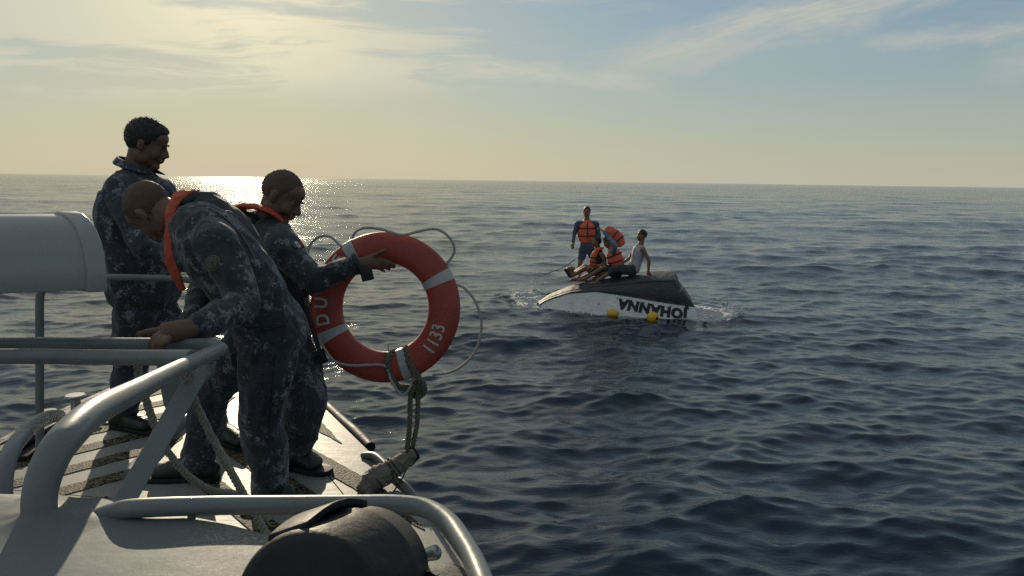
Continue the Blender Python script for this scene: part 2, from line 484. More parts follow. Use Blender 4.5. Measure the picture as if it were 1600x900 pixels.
        e = bpy.data.meshes.new_from_object(o.evaluated_get(dg))
        if disp is not None:
            nv = len(e.vertices); co = np.empty(nv * 3); no = np.empty(nv * 3)
            e.vertices.foreach_get('co', co); e.vertices.foreach_get('normal', no)
            co = co.reshape(-1, 3); no = no.reshape(-1, 3)
            co = co + no * disp(co, no)[:, None]
            e.vertices.foreach_set('co', co.ravel())
        if ratio < 1:
            o.modifiers.clear(); o.data = e
            mdc = o.modifiers.new('d', 'DECIMATE'); mdc.ratio = ratio
            dg = bpy.context.evaluated_depsgraph_get(); dg.update()
            e = bpy.data.meshes.new_from_object(o.evaluated_get(dg))
        bpy.data.objects.remove(o)
        base = np.array(root.location if root is not None else (0, 0, 0), float)
        if root is not None and root.parent is not None: base = base + np.array(root.parent.location, float)
        nv = len(e.vertices); co = np.empty(nv * 3); e.vertices.foreach_get('co', co)
        co = co.reshape(-1, 3) - base; e.vertices.foreach_set('co', co.ravel())
        e.update(); e.shade_smooth(); e.name = name; e.materials.clear()
        e.materials.append(material)
        r = bpy.data.objects.new(name, e); COL.objects.link(r)
        if root is not None: r.parent = root
        return r
def thing(name, label, cat, loc, group=None):
    o = bpy.data.objects.new(name, None); COL.objects.link(o); o.location = tuple(map(float, loc))
    o.empty_display_size = 0.1
    o['label'] = label; o['category'] = cat
    if group: o['group'] = group
    return o
def nz(P_, s, off=(0, 0, 0)):
    """signed noise at many points"""
    q = P_ * np.asarray(s) + np.asarray(off)
    return np.array([mnoise.noise(Vector(x)) for x in q])
def folds(amp=0.008, s=9.0, seed=0.0, stretch=(1, 1, 0.6)):
    def f(co, no):
        st = np.array(stretch) * s
        w = nz(co, st * 0.45, (seed, 3, 7))
        q = co + 0.06 * np.stack([w, -w, w * 0.5], -1)
        c = 1 - np.abs(nz(q, st, (seed + 5, 1, 2))) * 2.2
        c2 = 1 - np.abs(nz(q, st * 2.1, (seed + 9, 4, 2))) * 2.2
        return amp * (np.clip(c, 0, 1) ** 2 - 0.35) + amp * 0.45 * (np.clip(c2, 0, 1) ** 2 - 0.3) + amp * 0.6 * w
    return f

# ------------------------------------------------------------------ materials of the things
def simple(name, col, rough=0.5, metal=0.0, var=0.0, vscale=8.0, bump=0.0, bscale=60.0, coat=0.0):
    m, N, b = mat(name)
    b.inputs['Roughness'].default_value = rough; b.inputs['Metallic'].default_value = metal
    if coat: b.inputs['Coat Weight'].default_value = coat; b.inputs['Coat Roughness'].default_value = 0.15
    t = N.n('ShaderNodeTexCoord').outputs['Object']
    if var:
        f = N.noise(t, vscale, 6, 0.62, 0.4)
        c = N.mix(N.ramp(f, [(0.32, 0.0), (0.68, 1.0)]), tuple(x * (1 - var) for x in col), tuple(min(1, x * (1 + var)) for x in col))
        N.l(c, b.inputs['Base Color'])
        N.l(N.ramp(f, [(0.3, min(1, rough * 1.2)), (0.7, rough * 0.8)]), b.inputs['Roughness'])
    else: b.inputs['Base Color'].default_value = (*col, 1)
    if bump:
        bp = N.n('ShaderNodeBump'); bp.inputs['Strength'].default_value = 1.0; bp.inputs['Distance'].default_value = bump
        N.l(N.noise(t, bscale, 4, 0.6), bp.inputs['Height']); N.l(bp.outputs[0], b.inputs['Normal'])
    return m
def camo(name, seed):
    """navy digital camouflage: small square cells of navy, black and grey"""
    m, N, b = mat(name)
    t = N.n('ShaderNodeTexCoord').outputs['Object']
    sn = N.vm('SNAP', t, (0.0075, 0.0075, 0.0075)).outputs[0]
    t2 = N.mapping(sn, (seed, seed * 2, 0), (0, 0, 0), (1, 1, 1.35))
    a = N.noise(t2, 9.0, 5, 0.75); c = N.noise(N.mapping(sn, (seed + 5, 1, 3)), 10.0, 6, 0.85); d = N.noise(N.mapping(sn, (seed + 2, 9, 1)), 7.0, 4, 0.7)
    col = N.mix(N.ramp(a, [(0.50, 0.0), (0.51, 1.0)]), (0.021, 0.025, 0.033), (0.029, 0.036, 0.050))
    col = N.mix(N.ramp(d, [(0.40, 1.0), (0.41, 0.0)]), col, (0.012, 0.013, 0.016))
    col = N.mix(N.ramp(c, [(0.0, 0.0), (0.545, 0.35), (0.580, 1.0)], 'CONSTANT'), col, (0.16, 0.17, 0.19))
    N.l(col, b.inputs['Base Color']); b.inputs['Roughness'].default_value = 0.85
    b.inputs['Sheen Weight'].default_value = 0.15
    bp = N.n('ShaderNodeBump'); bp.inputs['Distance'].default_value = 0.003
    h = N.m('ADD', N.noise(N.mapping(t, (0, 0, 0), (0.3, 0.2, 0), (1, 1, 2.2)), 14, 4, 0.5, 1.2), N.m('MULTIPLY', N.noise(t, 400, 2), 0.15))
    N.l(h, bp.inputs['Height']); N.l(bp.outputs[0], b.inputs['Normal'])
    return m
m_camo = [camo('navy_camouflage_cloth_%s' % n, s) for n, s in (('one', 1.0), ('two', 4.3), ('three', 8.7))]
def skin(name, col):
    m, N, b = mat(name)
    t = N.n('ShaderNodeTexCoord').outputs['Object']
    f = N.noise(t, 30, 5, 0.6)
    N.l(N.mix(f, tuple(x * 0.8 for x in col), tuple(x * 1.15 for x in col)), b.inputs['Base Color'])
    b.inputs['Roughness'].default_value = 0.5
    b.inputs['Subsurface Weight'].default_value = 0.08; b.inputs['Subsurface Radius'].default_value = (0.01, 0.004, 0.002)
    bp = N.n('ShaderNodeBump'); bp.inputs['Distance'].default_value = 0.001
    N.l(N.noise(t, 220, 3, 0.6), bp.inputs['Height']); N.l(bp.outputs[0], b.inputs['Normal'])
    return m
m_skin = skin('brown_skin', (0.125, 0.068, 0.043))
m_skin2 = skin('tanned_skin', (0.20, 0.10, 0.058))
m_hair = simple('black_hair', (0.010, 0.009, 0.008), 0.55, bump=0.004, bscale=180)
m_stub = simple('shaved_stubble', (0.075, 0.045, 0.031), 0.7, bump=0.002, bscale=400)
m_boot = simple('black_boot_leather', (0.012, 0.011, 0.011), 0.45, var=0.3, vscale=20, bump=0.003, bscale=40)
m_vest = simple('dark_vest_nylon', (0.016, 0.018, 0.023), 0.7, bump=0.003, bscale=90)
m_orange = simple('orange_vest_cloth', (0.40, 0.062, 0.025), 0.65, var=0.15, vscale=14, bump=0.004, bscale=50)
m_orange2 = simple('coral_vest_foam', (0.70, 0.13, 0.07), 0.7, var=0.12, vscale=14, bump=0.006, bscale=40)
m_black = simple('black_webbing', (0.012, 0.012, 0.013), 0.6)
m_grey = simple('grey_ship_paint', (0.15, 0.168, 0.172), 0.42, var=0.14, vscale=7, bump=0.0004, bscale=70)
def add_rust(m):
    N = NT(m.node_tree); b = [x for x in m.node_tree.nodes if x.type == 'BSDF_PRINCIPLED'][0]
    src = b.inputs['Base Color'].links[0].from_socket
    t = N.n('ShaderNodeNewGeometry').outputs['Position']
    a = N.noise(t, 26, 6, .7, .6); c = N.noise(N.mapping(t, (3, 1, 0), (0, 0, 0), (1, 1, .35)), 6, 4, .6)
    k = N.m('MULTIPLY', N.ramp(a, [(.62, 0), (.70, .8)]), N.ramp(c, [(.45, 0), (.62, 1)]))
    N.l(N.mix(k, src, (.11, .075, .045)), b.inputs['Base Color'])
add_rust(m_grey)
def add_scuff(m):
    N = NT(m.node_tree); b = [x for x in m.node_tree.nodes if x.type == 'BSDF_PRINCIPLED'][0]
    src = b.inputs['Base Color'].links[0].from_socket
    t = N.n('ShaderNodeTexCoord').outputs['Object']
    a = N.noise(N.mapping(t, (0, 0, 0), (0, .6, 0), (1, 1, 5)), 24, 7, .75, .8); c = N.noise(t, 5, 4, .6)
    N.l(N.mix(N.m('MULTIPLY', N.ramp(a, [(.58, 0), (.70, .55)]), N.ramp(c, [(.4, 0), (.65, 1)])), src, (.30, .17, .13)), b.inputs['Base Color'])
m_metal = simple('worn_steel', (0.32, 0.33, 0.33), 0.35, metal=0.5, var=0.2, vscale=20)
m_ringred = simple('red_orange_ring_cover', (0.30, 0.045, 0.028), 0.55, var=0.13, vscale=7, bump=0.0015, bscale=60)
m_band = simple('reflective_tape', (0.36, 0.37, 0.365), 0.35, var=0.12, vscale=30, bump=0.001, bscale=90)
m_letter = simple('white_letter_paint', (0.45, 0.43, 0.41), 0.5, var=0.1, vscale=60)
m_wrope = simple('white_cord', (0.36, 0.35, 0.32), 0.7, bump=0.002, bscale=300)
m_rope = simple('weathered_green_rope', (0.115, 0.113, 0.085), 0.85, var=0.3, vscale=60, bump=0.003, bscale=350)
m_rope2 = simple('grey_braided_rope', (0.26, 0.25, 0.21), 0.85, var=0.25, vscale=80, bump=0.003, bscale=350)
m_rubber = simple('black_rubber', (0.012, 0.013, 0.015), 0.60, var=0.25, vscale=15, bump=0.001, bscale=90)
[x for x in m_rubber.node_tree.nodes if x.type == 'BSDF_PRINCIPLED'][0].inputs['Specular IOR Level'].default_value = 0.3
m_canvas = simple('weathered_canvas', (0.17, 0.15, 0.125), 0.85, var=0.35, vscale=22, bump=0.006, bscale=45)
m_white = simple('white_gelcoat', (0.27, 0.28, 0.275), 0.4, var=0.05, vscale=6, coat=0.4)

def grit(name, dark, light, rough, scale):
    """gritty non-skid paint"""
    m, N, b = mat(name)
    t = N.n('ShaderNodeTexCoord').outputs['Object']
    v = N.n('ShaderNodeTexVoronoi'); v.inputs['Scale'].default_value = scale; N.l(t, v.inputs['Vector'])
    hsv = N.n('ShaderNodeSeparateColor'); N.l(v.outputs['Color'], hsv.inputs[0])
    c = N.mix(N.ramp(hsv.outputs[0], [(0.25, 0.0), (0.8, 1.0)]), dark, light)
    big = N.noise(t, 4.0, 4, 0.6)
    c = N.mix(N.ramp(big, [(0.4, 0.0), (0.75, 0.5)]), c, dark)
    N.l(c, b.inputs['Base Color']); b.inputs['Roughness'].default_value = rough
    bp = N.n('ShaderNodeBump'); bp.inputs['Distance'].default_value = 0.004
    N.l(N.m('ADD', N.m('MULTIPLY', hsv.outputs[1], 0.7), N.m('MULTIPLY', v.outputs['Distance'], -0.6)), bp.inputs['Height'])
    N.l(bp.outputs[0], b.inputs['Normal'])
    return m
m_nonskid = grit('gritty_nonskid_paint', (0.014, 0.013, 0.011), (0.17, 0.145, 0.10), 0.65, 95)
[x for x in m_nonskid.node_tree.nodes if x.type == 'BSDF_PRINCIPLED'][0].inputs['Specular IOR Level'].default_value = 0.1
def cabin_mat():
    m, N, b = mat('cabin_roof_paint')
    t = N.n('ShaderNodeNewGeometry').outputs['Position']
    f = N.noise(t, 5.0, 6, 0.6, 0.3)
    sp = N.n('ShaderNodeSeparateXYZ'); N.l(t, sp.inputs[0])
    # the gritty patch lies on the right hand side of the roof
    w = N.m('ADD', sp.outputs[0], N.m('MULTIPLY', N.m('SUBTRACT', N.noise(t, 6, 3), 0.5), 0.10))
    msk = N.ramp(N.m('ADD', w, 1.0), [(0.60, 0.0), (0.66, 1.0)])
    c = N.mix(N.ramp(f, [(0.3, 0.0), (0.7, 1.0)]), (0.105, 0.120, 0.128), (0.145, 0.160, 0.166))
    v = N.n('ShaderNodeTexVoronoi'); v.inputs['Scale'].default_value = 330; N.l(t, v.inputs['Vector'])
    g = N.n('ShaderNodeSeparateColor'); N.l(v.outputs['Color'], g.inputs[0])
    c2 = N.mix(g.outputs[0], (0.12, 0.125, 0.12), (0.26, 0.26, 0.235))
    N.l(N.mix(msk, c, c2), b.inputs['Base Color'])
    N.l(N.m('ADD', 0.50, N.m('MULTIPLY', f, 0.15)), b.inputs['Roughness']); b.inputs['Specular IOR Level'].default_value = 0.12
    h = N.m('ADD', N.m('MULTIPLY', N.m('MULTIPLY', g.outputs[1], msk), 0.0022), N.m('MULTIPLY', N.noise(t, 45, 5, 0.6), 0.0006))
    h = N.m('ADD', h, N.m('MULTIPLY', N.noise(t, 9, 3, 0.5), 0.002))
    bp = N.n('ShaderNodeBump'); bp.inputs['Distance'].default_value = 1.0
    N.l(h, bp.inputs['Height']); N.l(bp.outputs[0], b.inputs['Normal'])
    return m
m_cabin = cabin_mat()
def deck_mat():
    m, N, b = mat('deck_panel_paint')
    t = N.n('ShaderNodeNewGeometry').outputs['Position']
    f = N.noise(t, 3.0, 7, 0.65, 0.5)
    g = N.noise(N.mapping(t, (0, 0, 0), (0, 0, 0.4), (1, 6, 1)), 9.0, 6, 0.7)
    c = N.mix(N.ramp(f, [(0.3, 0.0), (0.7, 1.0)]), (0.17, 0.175, 0.17), (0.25, 0.25, 0.24))
    c = N.mix(N.ramp(g, [(0.62, 0.0), (0.72, 0.45)]), c, (0.13, 0.125, 0.11))
    N.l(c, b.inputs['Base Color'])
    N.l(N.m('ADD', 0.36, N.m('MULTIPLY', g, 0.30)), b.inputs['Roughness']); b.inputs['Specular IOR Level'].default_value = 0.16
    bp = N.n('ShaderNodeBump'); bp.inputs['Distance'].default_value = 1.0
    N.l(N.m('ADD', N.m('MULTIPLY', f, 0.002), N.m('MULTIPLY', N.noise(t, 60, 4, 0.6), 0.0004)), bp.inputs['Height']); N.l(bp.outputs[0], b.inputs['Normal'])
    return m
m_deck = deck_mat()

# ------------------------------------------------------------------ the patrol boat we stand on
DZ = 1.42                                                   # deck level
RZ = 2.385                                                  # cabin roof level
boat = thing('patrol_boat', 'grey patrol boat foredeck with cabin roof and rails in the foreground', 'patrol boat', (-1.4, 2.6, DZ))
deck_out = [(-2.66, 1.0), (-2.66, 3.4), (-2.64, 4.15), (-2.56, 4.9), (-2.36, 5.55), (-2.05, 5.62), (-1.62, 5.15), (-1.04, 4.16), (-0.73, 3.62), (-0.44, 3.10), (-0.13, 2.53), (0.24, 1.75), (0.42, 1.0)]
g = Geo(); L = len(deck_out)
cen = np.array([-1.3, 2.4])
lv = [(DZ - 0.012, 1.0), (DZ - 0.05, 1.01), (DZ - 0.35, 0.985), (0.3, 0.90), (-0.5, 0.80)]
V = []
for z, k in lv:
    for x, y in deck_out: V.append(((x - cen[0]) * k + cen[0], (y - cen[1]) * k + cen[1], z))
F = [tuple(range(L))]
for a in range(len(lv) - 1):
    for k in range(L): F.append((a * L + k, a * L + (k + 1) % L, (a + 1) * L + (k + 1) % L, (a + 1) * L + k))
F.append(tuple(reversed([(len(lv) - 1) * L + k for k in range(L)])))
g.add(V, F).obj('hull', m_grey, boat, smooth=False)
def clip(poly, nx, ny, c):
    """keep the side nx*x+ny*y <= c"""
    out = []
    for i in range(len(poly)):
        a, b_ = poly[i], poly[(i + 1) % len(poly)]
        da, db = nx * a[0] + ny * a[1] - c, nx * b_[0] + ny * b_[1] - c
        if da <= 0: out.append(a)
        if da * db < 0:
            t = da / (da - db); out.append((a[0] + t * (b_[0] - a[0]), a[1] + t * (b_[1] - a[1])))
    return out
def area(p): return 0.5 * abs(sum(p[i][0] * p[(i + 1) % len(p)][1] - p[(i + 1) % len(p)][0] * p[i][1] for i in range(len(p)))) if len(p) > 2 else 0
# deck panels: seams parallel with the two edges, and two across
rn = nrm([0.87, 0.50]); rc = rn[0] * -0.73 + rn[1] * 3.62
strips_x = [(-1, 0, 2.30), None]
panels = [deck_out]
def split(panels, nx, ny, c, gap=0.003):
    res = []
    for p in panels:
        a = clip(p, nx, ny, c - gap); b_ = clip(p, -nx, -ny, -c - gap)
        for q in (a, b_):
            if area(q) > 0.01: res.append(q)
    return res
panels = split(panels, rn[0], rn[1], rc - 0.27)
panels = split(panels, -1, 0.02, 2.32 + 0.02 * 4)
panels = split(panels, 0.15, 1, 4.28)
panels = split(panels, 0.15, 1, 2.75)
for p in panels:
    Geo().prism([(x, y, DZ - 0.010) for x, y in p], (0, 0, 0.010)).obj('deck_panel', m_deck, boat, smooth=False)
# chevron strips of gritty paint
XC = -1.62
for k in range(-4, 4):
    y0 = 4.14 + 0.372 * k
    for sgn in (-1, 1):
        s = []
        xo = -2.62 if sgn < 0 else 0.4
        q = [(XC + sgn * 0.12, y0), (xo, y0 - abs(xo - XC)), (xo, y0 - abs(xo - XC) - 0.150), (XC + sgn * 0.12, y0 - 0.150)]
        q = clip(q, rn[0], rn[1], rc - 0.09)
        q = clip(q, -1, 0.06, 2.50 + 0.24)
        q = clip(q, 0, -1, -1.2)
        q = clip(q, -0.7, 0.9, 1.95 + 4.5)
        if area(q) < 0.004: continue
        # ragged outline: many short steps
        pts = []
        for i in range(len(q)):
            a, b_ = np.array(q[i]), np.array(q[(i + 1) % len(q)]); n = max(1, int(np.linalg.norm(b_ - a) / 0.03))
            for j in range(n):
                w = a + (b_ - a) * j / n
                pts.append((w[0] + random.uniform(-.004, .004), w[1] + random.uniform(-.004, .004)))
        Geo().prism([(x, y, DZ) for x, y in pts], (0, 0, 0.004)).obj('nonskid_strip', m_nonskid, boat, smooth=False)
# raised hatch coaming near the middle
a, b_ = np.array([-1.74, 3.20, DZ]), np.array([-1.87, 4.25, DZ])
sd = nrm(np.cross(b_ - a, [0, 0, 1]))
for off in (0.0,):
    Geo().box((a + b_) / 2 + sd * off + [0, 0, 0.027], (0.022, np.linalg.norm(b_ - a) / 2, 0.027), [sd, nrm(b_ - a), [0, 0, 1]]).obj('coaming', m_grey, boat, bevel=0.006)
# rubbing strake along both edges
def off_edge(pts, dn, dz):
    return [np.array([x + dn, y, DZ + dz]) for x, y in pts]
Geo().tube(off_edge([(-2.66, 1.0), (-2.66, 3.4), (-2.64, 4.15), (-2.56, 4.9), (-2.36, 5.55)], -0.035, -0.045), 0.042, 12, n=4).obj('rubbing_strake', m_rubber, boat)
Geo().tube([np.array([x + 0.035, y + 0.01, DZ - 0.02]) for x, y in [(-1.62, 5.15), (-1.04, 4.16), (-0.90, 3.93), (-0.77, 3.70)]], [0.030, 0.032, 0.033, 0.030], 14, n=4).obj('rubbing_strake', m_rubber, boat)
# toe rails on the right hand edge: bent pipes standing off the deck
def pipe(name, pts, r, n=6, seg=16, m=None, root=None):
    return Geo().tube(pts, r, seg, n=n).obj(name, m or m_grey, root or boat)
pipe('toe_rail', [G(566, 714, DZ), P(572, 712, 3.52), P(588, 714, 3.46), P(612, 737, 3.30), P(640, 768, 3.10), P(668, 800, 2.92), G(676, 812, DZ)], 0.019)
pipe('toe_rail', [G(652, 800, DZ), P(668, 795, 2.93), P(690, 815, 2.80), P(716, 846, 2.62), P(748, 885, 2.45), G(758, 900, DZ)], 0.016, m=m_rubber)

# cabin roof in front of the lens
edge_px = [(-260, 772), (-120, 762), (0, 762), (90, 767), (180, 778), (260, 790), (350, 806), (440, 830), (520, 852), (600, 868), (680, 866), (722, 872), (738, 888), (748, 930), (760, 1100)]
edge = [G(u, v, RZ)[:2] for u, v in edge_px]
edge = [e[:2] for e in spline([np.append(e, 0) for e in edge], 4)]
NE = len(edge); back = [(edge[-1][0] + 0.1, -0.6), (edge[0][0], -0.6)]
def inset(k):
    res = []
    for i, e in enumerate(edge):
        t = nrm(np.array(edge[min(i + 1, NE - 1)]) - np.array(edge[max(i - 1, 0)]))
        res.append(np.array(e) + np.array([t[1], -t[0]]) * k)
    return res
V = []; rowsz = [(0.045, 0.0), (0.020, -0.001), (0.006, -0.006), (0.0, -0.02), (0.0, -0.12), (0.03, DZ - RZ - 0.02)]
for k, dz in rowsz:
    for e in inset(k): V.append((e[0], e[1], RZ + dz))
F = []
for a in range(len(rowsz) - 1):
    for i in range(NE - 1): F.append((a * NE + i, (a + 1) * NE + i, (a + 1) * NE + i + 1, a * NE + i + 1))
n0 = len(V); V += [(back[0][0], back[0][1], RZ), (back[1][0], back[1][1], RZ)]
F.append(tuple(reversed(list(range(NE)) + [n0, n0 + 1])))
Geo().add(V, F).obj('cabin_roof', m_cabin, boat)
# weld mound at the foot of the large pipe
foot = G(62, 815, RZ)
g = Geo(); rr = []
for i in range(9):
    a = i / 8
    g_r = 0.008 + 0.070 * a ** 1.5
    rr.append((g_r, 0.018 * (1 - a) ** 1.8 - 0.0005))
V = []; S = 40
for r_, z_ in rr:
    for k in range(S):
        an = 2 * PI * k / S; q = r_ * (1 + 0.10 * math.sin(3 * an + 1) + 0.05 * math.sin(7 * an))
        V.append((foot[0] + q * math.cos(an) * 1.25, foot[1] + q * math.sin(an), RZ + z_))
F = [(i * S + k, (i + 1) * S + k, (i + 1) * S + (k + 1) % S, i * S + (k + 1) % S) for i in range(8) for k in range(S)]
g.add(V, F).obj('pipe_foot', m_cabin, boat)
# rails
pipe('guard_rail', [foot + [0, 0, -0.02], P(62, 775, 0.852), P(78, 722, 0.875), P(105, 682, 0.92), P(150, 643, 1.03), P(215, 609, 1.30), P(280, 576, 1.68), P(335, 550, 2.10), P(345, 545, 2.18)], [0.0195, 0.0195, 0.0205, 0.0212, 0.0208, 0.0205, 0.0205, 0.021, 0.021], seg=24)
pipe('guard_rail', [P(-300, 562, 2.08), P(0, 557, 2.08), P(150, 558, 2.08), P(302, 559, 1.90)], 0.0225, seg=20)
pipe('guard_rail', [P(-300, 540, 2.30), P(0, 536, 2.30), P(150, 537, 2.30), P(300, 538, 2.28), P(335, 540, 2.22), P(346, 546, 2.17)], 0.0195, seg=20)
pipe('guard_rail', [P(10, 830, 1.35), P(5, 760, 1.36), P(14, 712, 1.40), P(32, 684, 1.48), P(52, 664, 1.60), P(75, 652, 1.75), P(92, 650, 1.90)], 0.0165, seg=20)
# brace bar and gusset plate
tp, bt = P(318, 566, 2.06), P(206, 762, 1.83)
bt2 = tp + (bt - tp) * ((DZ - tp[2]) / (bt[2] - tp[2]))
sd = nrm(np.cross(bt - tp, [0.2, 1, 0.1]))
w1, w2 = 0.032, 0.027
Geo().prism([tp + sd * w1, tp - sd * w1, bt2 - sd * w2, bt2 + sd * w2], (0.0, 0.012, 0.003)).obj('brace', m_grey, boat, bevel=0.003)
Geo().prism([P(243, 566, 2.085), P(328, 556, 2.07), P(303, 604, 2.06), P(270, 662, 2.04), P(255, 632, 2.06)], (0.0, 0.010, 0.002)).obj('gusset_plate', m_grey, boat, bevel=0.002)
# handrail that follows the front of the cabin roof
RR = 0.0118
hz_ = RZ + 0.012
pipe('handrail', [G(140, 812, RZ - 0.012), G(175, 801, hz_ - 0.012), G(215, 794, hz_), G(330, 790, hz_), G(450, 789, hz_), G(560, 788, hz_), G(620, 788, hz_), G(665, 794, hz_), G(700, 815, hz_), G(724, 848, hz_), G(742, 880, hz_), G(762, 930, hz_), G(790, 1010, hz_ - 0.01)], [0.0105] + [RR] * 12, seg=20, n=7)
# small feet that carry the handrail, with bolt heads
for u in (300, 610):
    c = G(u, 789, hz_); 
    Geo().tube([c, c + [0, -.004, -.02], c + [0, -.03, -.03]], .005, 10).obj('rail_bracket', m_grey, boat)
# stanchion with its rail, behind the canister
pipe('stanchion', [G(63, 664, DZ - 0.2) * 0 + P(62, 700, 3.3), P(62, 640, 3.3), P(62, 520, 3.3), P(62, 470, 3.3), P(65, 455, 3.3), P(75, 447, 3.32)], 0.018)
pipe('stanchion', [P(75, 447, 3.32), P(110, 434, 3.38), P(170, 433, 3.45), P(230, 434, 3.5), P(290, 437, 3.55), P(308, 445, 3.56), P(312, 470, 3.56), P(314, 560, 3.56), G(316, 700, DZ) * [0, 0, 0] + P(316, 712, 3.56)], 0.0155)
# mooring bollard on the left
bl = G(124, 640, DZ); bl = np.array([-2.52, 4.12, DZ])
prof = [(0.0, 0.12), (0.050, 0.12), (0.056, 0.113), (0.050, 0.104), (0.028, 0.098), (0.026, 0.03), (0.05, 0.0)]
for cx_, cy_, sc_ in ((bl[0], bl[1], 1.0), (bl[0] - 0.02, bl[1] - 0.22, 0.8)):
    V = []; S = 24; g = Geo()
    for r_, z_ in prof:
        for k in range(S): V.append((cx_ + sc_ * r_ * math.cos(2 * PI * k / S), cy_ + sc_ * r_ * math.sin(2 * PI * k / S), DZ + sc_ * z_))
    g.add(V, [(i * S + k, i * S + (k + 1) % S, (i + 1) * S + (k + 1) % S, (i + 1) * S + k) for i in range(len(prof) - 1) for k in range(S)])
    g.obj('mooring_bollard', m_metal, boat)

# ------------------------------------------------------------------ gear on deck
anchor = thing('anchor', 'black folded anchor lying on the left edge of the deck', 'anchor', G(120, 690, DZ))
g = Geo()
A0, A1 = np.array([-2.42, 3.35, DZ + 0.05]), np.array([-2.40, 4.05, DZ + 0.07])
g.tube([A0, A1], 0.022, 10)
g.prism([A0 + [-.10, .0, -.04], A0 + [.09, .05, -.04], A0 + [.05, .36, -.02], A0 + [-.02, .40, -.02]], (0, 0, 0.02))
g.prism([A0 + [-.16, .06, -.03], A0 + [-.02, .05, .05], A0 + [-.04, .42, .02]], (0.02, 0, 0.012))
g.obj('flukes', m_rubber, anchor, bevel=0.004)
g = Geo(); g.tube([A1, A1 + [0.02, 0.05, 0.02], A1 + [0.07, 0.06, 0.01], A1 + [0.06, 0.0, 0.0]], 0.010, 8, n=4); g.obj('shackle', m_metal, anchor)
g = Geo(); g.box([-2.30, 4.00, DZ + 0.008], (0.10, 0.05, 0.004)); g.box([-2.37, 4.02, DZ + 0.035], (0.01, 0.05, 0.03)); g.obj('chock', m_metal, anchor, bevel=0.002)

# white canister on the left
can = thing('life_raft_canister', 'pale grey rounded canister with a raised end rim at the left edge', 'canister', P(0, 450, 2.3))
def dsec(cx_, cz, hw, ht, r):
    """rounded-top section in the (depth, height) plane"""
    pts = [(-hw, -ht), (hw, -ht)]
    for i in range(0, 13):
        a = PI * i / 12
        pts.append((hw * math.cos(a), -ht + 0.45 * ht + 1.55 * ht * math.sin(a) ** 0.85))
    return pts
A = P(100, 390, 2.3); axd = nrm(np.array([0.86, 0.47, 0.0]))
dp = nrm(np.cross([0, 0, 1], axd)); 
def extr(secs, name, m):
    g = Geo(); V = []; n = 15
    for base, sec in secs:
        for d_, z_ in sec: V.append(base + dp * d_ + axd * (d_ * shear_k) + np.array([0, 0, z_]))
    F = [(i * n + k, i * n + (k + 1) % n, (i + 1) * n + (k + 1) % n, (i + 1) * n + k) for i in range(len(secs) - 1) for k in range(n)]
    F += [tuple(reversed(range(n))), tuple((len(secs) - 1) * n + k for k in range(n))]
    g.add(V, F).obj(name, m, can, bevel=0.004)
hw, ht = 0.135, 0.112
shear_k = -0.50 if dp[1] > 0 else 0.50
extr([(A - axd * 0.75, dsec(0, 0, hw, ht, 0)), (A - axd * 0.005, dsec(0, 0, hw, ht, 0))], 'barrel', m_white)
extr([(A - axd * 0.010, dsec(0, 0, hw + .010, ht + .008, 0)), (A + axd * 0.040, dsec(0, 0, hw + .010, ht + .008, 0)), (A + axd * 0.047, dsec(0, 0, hw - 0.0, ht - .004, 0))], 'end_rim', m_white)
g = Geo(); g.tube([A - axd * 0.5 + [0, 0, -ht], P(-60, 560, 2.3)], 0.02, 10); g.obj('bracket', m_metal, can)

# black drum-shaped housing close to the lens
hs = thing('searchlight_housing', 'black drum-shaped lamp housing on the cabin roof at bottom centre', 'searchlight', G(520, 900, RZ))
ca, cb = P(470, 958, 0.60), P(588, 884, 0.78)
ax = nrm(cb - ca); s1 = nrm(np.cross(ax, [0, 0, 1])); s2 = np.cross(s1, ax)
prof = [(-0.002, 0.0), (0.0, 0.058), (0.004, 0.066), (0.012, 0.070), (0.10, 0.0715), (0.108, 0.0745), (0.114, 0.0745), (0.118, 0.0715), (0.165, 0.069), (0.185, 0.060), (0.197, 0.042), (0.202, 0.0)]
V = []; S = 56
for t_, r_ in prof:
    for k in range(S):
        an = 2 * PI * k / S; V.append(ca + ax * t_ + r_ * (math.cos(an) * s1 + math.sin(an) * s2))
Geo().add(V, [(i * S + k, i * S + (k + 1) % S, (i + 1) * S + (k + 1) % S, (i + 1) * S + k) for i in range(len(prof) - 1) for k in range(S)]).obj('drum', m_rubber, hs)
# handle strap lying over the left shoulder of the drum
g = Geo(); V = []
for i in range(9):
    t_ = 0.015 + 0.155 * i / 8; r_ = 0.0755 + 0.010 * math.sin(PI * i / 8)
    for an in (rad(97), rad(128)):
        V.append(ca + ax * t_ + r_ * (-math.cos(an) * -s1 * 1.0 + math.sin(an) * s2))
V2 = [v - s2 * 0.008 for v in V]
n = len(V); F = []
for i in range(8): F += [(2 * i, 2 * i + 1, 2 * i + 3, 2 * i + 2), (n + 2 * i + 2, n + 2 * i + 3, n + 2 * i + 1, n + 2 * i), (2 * i, 2 * i + 2, n + 2 * i + 2, n + 2 * i), (2 * i + 3, 2 * i + 1, n + 2 * i + 1, n + 2 * i + 3)]
F += [(1, 0, n, n + 1), (16, 17, n + 17, n + 16)]
g.add(V + V2, F).obj('handle', m_rubber, hs, bevel=0.002)
g = Geo(); kb = P(664, 868, 0.80); g.limb([kb, kb + [0.012, 0.0, 0.004]], [0.007, 0.009]); g.limb([kb + [0, 0, -0.03], kb], [0.004, 0.004]); g.obj('wing_nut', m_metal, hs)

